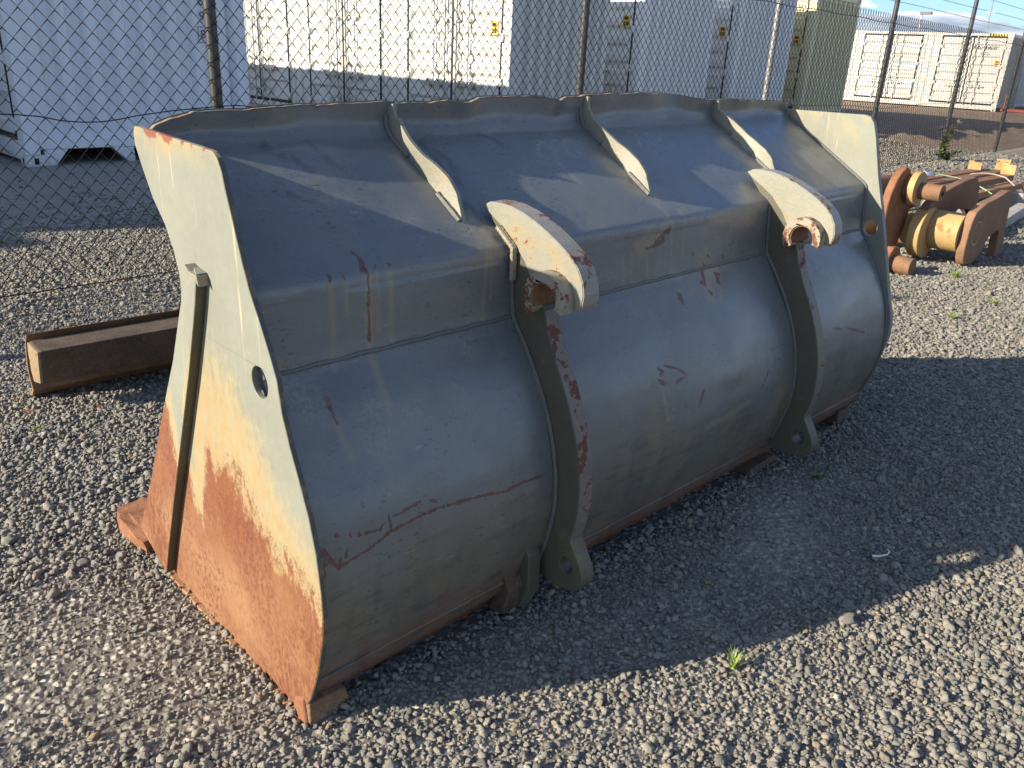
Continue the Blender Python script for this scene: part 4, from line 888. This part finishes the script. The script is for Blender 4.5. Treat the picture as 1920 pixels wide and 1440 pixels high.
# bent lip end strip at the left
b = MB(); b.prism([(-.50, 1.13), (-.478, 1.13), (-.475, 1.165), (-.485, 1.170), (-.50, 1.165)], .0205, .06, vz); b.build('lip_end', M_RUST, bucket, bevel=.003)

# ------------------------------------------------------------------ grader blade piece at the left
bl = empty('scrap_blade', (.06, 0, 0), 'dark steel box beam with curved blade plate, lying left of the bucket', 'steel beam')
yz = lambda a_, p_, q: (a_, p_, q)
curve = [(2.080, .287), (2.105, .25), (2.13, .20), (2.142, .15), (2.146, .11), (2.135, .07), (2.12, .045), (2.155, .01), (2.20, .000)]
inner = [(2.088, .284), (2.114, .248), (2.139, .20), (2.151, .15), (2.155, .11), (2.146, .072), (2.133, .052), (2.162, .022), (2.20, .010)]
b = MB(); b.prism(curve + inner[::-1], 0, 2.3, yz); b.build('curved_plate', M_BLADE2 if 'M_BLADE2' in globals() else m_rust('brown_plate', (0.22, 0.125, 0.07), (0.32, 0.20, 0.115), (0.14, 0.075, 0.045), 9), bl, bevel=.002)
b = MB(); b.prism([(1.944, .256), (1.975, .119), (2.07, .098), (2.088, .14), (2.086, .22), (2.072, .262)], .008, 2.29, yz); b.build('box_beam', M_BLADE, bl, bevel=.002)
b = MB(); b.prism([(1.946, .254), (1.976, .121), (2.066, .101), (2.082, .14), (2.080, .22), (2.066, .260)], -.004, .0075, yz); b.build('end_cap', M_CREAM, bl, bevel=.0015)
bl.location = (.06, .0, 0)

# ------------------------------------------------------------------ rusty coupler with yellow drum
cp = empty('coupler_frame', (6.5, .95, 0), 'rusty linkage frame with yellow drum and thick side plates, right of the bucket', 'machine part')
cp_inv = Vector((-6.5, -.95, 0))
fx = lambda a_, p_, q: (p_ - 6.5, a_ - .95, q)
def arcp(cx, cz, r, a0, a1, n=10): return [(cx + r * math.cos(R(a0 + (a1 - a0) * k / n)), cz + r * math.sin(R(a0 + (a1 - a0) * k / n))) for k in range(n + 1)]
Rp = [(6.31,.465),(6.42,.49),(6.58,.505),(6.72,.525),(6.84,.55),(6.92,.545),(6.955,.50),(6.975,.41),(7.0,.30),(7.035,.20),(7.06,.10),(7.05,.0),(6.90,.0),(6.895,.10),(6.87,.20),(6.83,.235),(6.79,.225),(6.72,.215),(6.65,.20),(6.56,.12),(6.48,.055),(6.38,.025),(6.28,.015),(6.21,.03),(6.165,.08),(6.145,.16),(6.145,.27),(6.16,.36),(6.20,.43)]
MB().prism(Rp, .80, .865, fx).build('side_plate', M_DRUST2 if 'M_DRUST2' in globals() else m_rust('brown_plate_face', (0.16, 0.092, 0.060), (0.24, 0.138, 0.088), (0.33, 0.18, 0.10), 6), cp, bevel=.008)
Fp = [(6.02,.26),(6.03,.17),(6.08,.09),(6.16,.045),(6.26,.05),(6.34,.10),(6.42,.20),(6.60,.30),(6.80,.36),(7.1,.32),(7.18,.42),(7.16,.52),(7.05,.60),(6.85,.59),(6.55,.55),(6.30,.505),(6.17,.45),(6.08,.38)]
Fp = [(x_ - .06, z_ + .01) for x_, z_ in Fp]
MB().prism(Fp, 1.10, 1.17, fx).build('side_plate', M_DRUST, cp, bevel=.008)
MB().prism(circle(6.13, .235, .195, 28), 1.085, 1.175, fx).build('drum_flange', M_YEL, cp, bevel=.008)
def cyl(x, z, r, y0, y1, name, mat, n=28, bev=.004): return MB().prism(circle(x, z, r, n), y0, y1, fx).build(name, mat, cp, bevel=bev)
cyl(6.24, .255, .150, .866, 1.084, 'drum', M_YEL); cyl(6.16, .235, .125, 1.176, 1.42, 'drum', M_YEL)
ring = MB(); ring.prism(circle(6.31, .262, .095, 28), .7965, .7999, fx, [circle(6.31, .262, .083, 28)]); ring.build('paint_ring', M_YEL, cp)
Tp = [(5.78,.70),(5.72,.66),(5.66,.56),(5.63,.46),(5.64,.34),(5.67,.22),(5.72,.10),(5.80,.03),(5.90,.04),(5.97,.14),(6.02,.26),(6.06,.38),(6.04,.50),(5.98,.62),(5.92,.70),(5.85,.73)]
MB().prism(Tp, 1.24, 1.30, fx).build('link_plate', M_RUST, cp, bevel=.008)
cyl(5.93, .575, .125, 1.15, 1.20, 'pin_collar', M_YEL); cyl(5.93, .575, .10, 1.20, 1.24, 'pin_collar', M_RUST); cyl(5.95, .560, .062, .99, 1.15, 'pin', M_DRUST); cyl(5.95, .56, .018, .985, .992, 'pin_hole', M_DARK, 14, 0)
cyl(5.50, .075, .066, .92, 1.06, 'pin', M_DRUST); MB().prism([(5.36,.02),(5.60,.02),(5.62,.12),(5.56,.19),(5.46,.20),(5.38,.12)], 1.06, 1.11, fx).build('link_plate', M_RUST, cp, bevel=.006)
MB().prism([(6.05,.42),(6.12,.58),(6.26,.66),(6.42,.655),(6.52,.58),(6.55,.46),(6.40,.38),(6.2,.36)], 1.32, 1.38, fx).build('link_plate', M_DRUST, cp, bevel=.008)
MB().tube([(6.0 - 6.5, 1.80 - .95, .455), (7.2 - 6.5, 1.80 - .95, .44)], .10, 20).build('cross_tube', M_RUST, cp, smooth=True)
MB().tube([(5.9 - 6.5, 1.80 - .95, .19), (6.8 - 6.5, 1.80 - .95, .185)], .18, 22).build('cross_tube', M_YEL, cp, smooth=True)
MB().box((5.9 - 6.5, 1.74 - .95, .33), (6.9 - 6.5, 1.9 - .95, .38)).build('cross_plate', M_DRUST, cp, bevel=.005)
MB().prism([(6.6,.50),(6.95,.50),(7.02,.58),(6.96,.64),(6.75,.66)], 2.0, 2.05, fx).build('bracket', M_DRUST, cp, bevel=.005)
MB().prism([(7.10,.0),(7.16,.0),(7.14,.42),(7.06,.50),(6.95,.52),(6.98,.40),(7.06,.30)], 1.101, 1.165, fx).build('leg', M_DRUST, cp, bevel=.004)

# ------------------------------------------------------------------ bundle of steel channels
M_CHAN = m_rust('sunlit_channel_rust', (0.24, 0.105, 0.05), (0.36, 0.19, 0.10), (0.15, 0.07, 0.04), 9)
def channel(y, z, x0, x1, seed, label):
    t = empty('steel_channel', (x0, y, z), label, 'steel beam', 'rusty steel channels bundled behind the linkage frame', R(1.2))
    Lh = x1 - x0; b = MB()
    b.prism([(-.075, 0), (-.063, 0), (-.063, .058), (.063, .058), (.063, 0), (.075, 0), (.075, .066), (-.075, .07)], 0, Lh, lambda a_, p_, q: (a_, p_, q))
    b.build('channel_web', M_CHAN, t, bevel=.003)
    return t, Lh
def endplate(t, x, dy, z0, z1, wdt, notch=False, face='yz'):
    b = MB(); poly = [(-wdt/2, z0), (wdt/2, z0), (wdt/2, z1), (wdt*.1, z1), (wdt*.1, z1 - (.015 if notch else 0)), (-wdt/2, z1 - (.015 if notch else 0))]
    holes = [circle(-wdt*.25, z1 - .035, .008, 8), circle(wdt*.3, z1 - .03, .008, 8)]
    b.prism(poly, x, x + .010, lambda a_, p_, q: (a_, p_ + dy, q), holes); b.build('end_plate', M_YEL2, t)
chs = ((1.78, .17, 8.3, 10.75, 'lowest rusty channel nearest the linkage frame, ending in a yellow gusset'), (1.95, .235, 8.35, 10.95, 'rusty channel ending in a tall yellow plate, second from the nearest'), (2.12, .25, 8.4, 11.3, 'rusty channel ending in a tall yellow plate, third from the nearest'), (2.28, .26, 8.5, 11.1, 'rusty channel farthest from the linkage frame, with small yellow tab'))
for i, (y, z, x0, x1, lb) in enumerate(chs):
    t, Lh = channel(y, z, x0, x1, i, lb)
    if i == 0:
        MB().prism([(0, .07), (.42, .05), (.50, .03), (.50, -.06), (.20, -.05)], -.02, -.008, lambda a_, p_, q: (p_ + Lh - .06, a_ - .05, q + .02)).build('gusset_plate', M_YEL2, t)
    elif i in (1, 2): endplate(t, Lh - .01, 0, .0, .20, .16, i == 1)
    else:
        endplate(t, Lh - .3, .02, .0, .17, .15, True); endplate(t, .25, .12, .03, .12, .12)
b = MB(); b.box((-.05, -.5, 0), (.05, .42, .165)); o = b.build('timber_bearer', M_TIMBER, bevel=.004); o.location = (8.9, 2.02, 0); tag(o, 'grey timber bearer under the left end of the rusty channels', 'timber')
b = MB(); b.box((-.05, -.5, 0), (.05, .42, .165)); o = b.build('timber_bearer', M_TIMBER, bevel=.004); o.location = (10.4, 2.02, 0); tag(o, 'grey timber bearer under the plated end of the rusty channels', 'timber')
b = MB(); b.box((-1.0, -.06, 0), (1.05, .06, .12)); o = b.build('concrete_sleeper', M_TIMBER, bevel=.006); o.location = (8.8, 1.30, 0); o.rotation_euler = (0, 0, .14); tag(o, 'pale flat sleeper on the gravel between linkage frame and channels', 'sleeper')
q = [(9.45, 1.68, .215), (9.47, 1.78, .255), (9.50, 1.95, .318), (9.50, 2.12, .335), (9.48, 2.28, .345), (9.46, 2.36, .30)]
o = MB().tube(q, .006, 5).build('strap', M_STRAP); tag(o, 'thin green strap across the left part of the rusty channels', 'strap')
q = [(10.25 + .02 * math.sin(i), 1.70 + .12 * i, .25 + .1 * math.sin(i / 5 * PI) ** .5) for i in range(6)]
o = MB().tube(q, .008, 5).build('strap', M_TIMBER); tag(o, 'pale strap across the right part of the rusty channels', 'strap')
V = []; F = []
for i in range(9):
    for j in range(5): V.append((8.75 + i * .10, 2.36 + j * .04, .335 + .025 * math.sin(i * 1.7 + j) + .02 * math.sin(j * 2.2 + i * .6) - .03 * (j > 2)))
for i in range(8):
    for j in range(4): F.append((i*5+j, (i+1)*5+j, (i+1)*5+j+1, i*5+j+1))
o = MB().add(V, F).build('plastic_sheet', M_WHITE, smooth=True); sm_ = o.modifiers.new('t', 'SOLIDIFY'); sm_.thickness = .004; tag(o, 'crumpled white plastic sheet on top of the rusty channels', 'plastic sheet')
rd = empty('red_steel_frame', (33.9, 8.25, .24), 'small red steel frame standing on the dirt at the right edge', 'steel frame')
for y_ in (0, .9): MB().box((-.04, y_ - .04, 0), (.04, y_ + .04, .75)).build('upright', M_REDP if 'M_REDP' in globals() else m_plain('red_paint', (0.30, 0.05, 0.03), 0.6), rd)
MB().box((-.04, -.1, .15), (.04, 1.0, .24)).build('rail', m_plain('red_paint', (0.30, 0.05, 0.03), 0.6), rd)

# ------------------------------------------------------------------ weeds and litter
def tuft(loc, n, h, mat, label, name='grass_tuft', spread=.5, seed=0, wd=.0022, cat='grass tuft', group=None):
    r = random.Random(seed); b = MB()
    for _ in range(n):
        a_ = r.uniform(0, 2*PI); l = h * r.uniform(.5, 1); sp = spread * r.uniform(.3, 1); x0, y0 = r.uniform(-.008, .008), r.uniform(-.008, .008)
        px_ = [(x0 + math.cos(a_) * sp * l * t_ ** 1.5, y0 + math.sin(a_) * sp * l * t_ ** 1.5, l * t_ * (1 - .25 * sp * t_)) for t_ in (0, .35, .7, 1)]
        w_ = [wd, wd, wd * .7, .0003]; dx, dy = -math.sin(a_), math.cos(a_); V = []
        for (p0, p1, p2), ww in zip(px_, w_): V += [(p0 - dx*ww, p1 - dy*ww, p2), (p0 + dx*ww, p1 + dy*ww, p2)]
        b.add(V, [(2*i, 2*i+1, 2*i+3, 2*i+2) for i in range(3)])
    o = b.build(name, mat); o.location = loc; tag(o, label, cat, group)
tuft((.86, -.535, .004), 50, .050, M_GRASS, 'bright green grass tuft at the shadow edge in front of the bucket', seed=3, spread=.8, wd=.0012)
tuft((4.62, .31, .0), 40, .05, M_GRASS, 'small green weed on sunlit gravel right of the bucket, nearest of its cluster', seed=4, spread=1.6)
tuft((5.75, .70, .0), 60, .09, M_GRASS, 'green grass growing beside the lower pin of the linkage frame', seed=5, spread=1.1)
tuft((5.22, .27, .0), 50, .06, M_GRASS, 'wide low green weed near the right edge below the linkage frame', seed=6, spread=2.0)
tuft((5.69, .46, .0), 40, .05, M_GRASS, 'low green weed below the round foot of the linkage frame', seed=16, spread=2.0)
tuft((1.96, -.18, .0), 26, .04, M_LEAF, 'tiny green seedling in the shade right of the far hooked lug', seed=7, spread=1.0)
tuft((-.02, 1.83, .0), 26, .022, M_GRASS, 'tiny green moss cushion on the gravel below the scrap blade', seed=8, spread=2.0, wd=.004)
tuft((1.80, .045, .0), 26, .07, M_DRY, 'dry brown grass wisp caught under the bucket by the far lug', seed=11, spread=1.1, wd=.0012)
for i, (x_, y_, lb) in enumerate(((.03, 2.02, 'reddish dry weed patch just below the left end of the scrap blade'), (.22, 1.92, 'reddish dry weed patch below the scrap blade, next to the bucket'), (-.26, 1.32, 'reddish dry weed patch at the left edge of the gravel'), (.25, 1.65, 'faint reddish weed left of the rusty side plate'))):
    tuft((x_, y_, .002), 90, .012, M_REDWEED, lb, 'dry_weed', 5.0, 20 + i, .0030, 'weed', 'reddish weeds in the gravel')
def leafy(loc, n, h, label, seed, mats, lf=.03, cat='weed', rad=.12, name='weed'):
    r = random.Random(seed); t = empty(name, loc, label, cat); st_ = MB(); lv = [MB() for _ in mats]
    for k in range(n):
        a_ = r.uniform(0, 2*PI); hh = h * r.uniform(.5, 1); ox, oy = math.cos(a_) * rad * r.random(), math.sin(a_) * rad * r.random()
        pth = [(ox * .3 * t_ + ox * t_ * t_, oy * .3 * t_ + oy * t_ * t_, hh * t_) for t_ in (0, .33, .66, 1)]
        st_.tube(pth, [.004, .0035, .0025, .0012], 4)
        for _ in range(int(14 * h / .5)):
            u_ = r.uniform(.12, 1); i = min(2, int(u_ * 3)); f_ = u_ * 3 - i; c_ = [pth[i][q] * (1 - f_) + pth[i + 1][q] * f_ for q in range(3)]
            b_ = r.uniform(0, 2*PI); l = lf * r.uniform(.5, 1.2); dz = r.uniform(-.2, .6) * l; d_ = (math.cos(b_) * l, math.sin(b_) * l); pp = (-math.sin(b_) * l * .28, math.cos(b_) * l * .28)
            mi = 0 if (len(mats) == 1 or u_ < .62) else 1
            lv[mi].add([tuple(c_), (c_[0] + d_[0]*.5 + pp[0], c_[1] + d_[1]*.5 + pp[1], c_[2] + dz*.6), (c_[0] + d_[0], c_[1] + d_[1], c_[2] + dz), (c_[0] + d_[0]*.5 - pp[0], c_[1] + d_[1]*.5 - pp[1], c_[2] + dz*.4)], [(0, 1, 2, 3)])
    st_.build('stem', mats[0], t)
    for m_, b_ in zip(mats, lv):
        if b_.v: o = b_.build('leaves', m_, t); o['kind'] = 'stuff'
leafy((15.15, 4.30, .0), 14, .82, 'tall leafy weed at the foot of the fence post behind the linkage frame', 1, [M_LEAF, M_DRY], .09, rad=.16)
leafy((15.25, 4.25, .0), 22, .26, 'low green weed clump beneath the tall leafy weed', 2, [M_LEAF], .09, rad=.30)
leafy((2.52, .02, .0), 5, .045, 'tiny green seedling by the right rear corner of the bucket', 3, [M_LEAF], .022, rad=.02, name='seedling')
q = [(1.60, -.545, .012), (1.61, -.562, .016), (1.632, -.574, .018), (1.658, -.571, .016), (1.672, -.560, .012)]
o = MB().tube([(a_, b_, c_ + .004) for a_, b_, c_ in q], [.0035, .003, .0022, .0022, .002], 6).build('plastic_clip', M_WHITE, smooth=True); tag(o, 'small curved white plastic clip lying on the shaded gravel', 'litter')
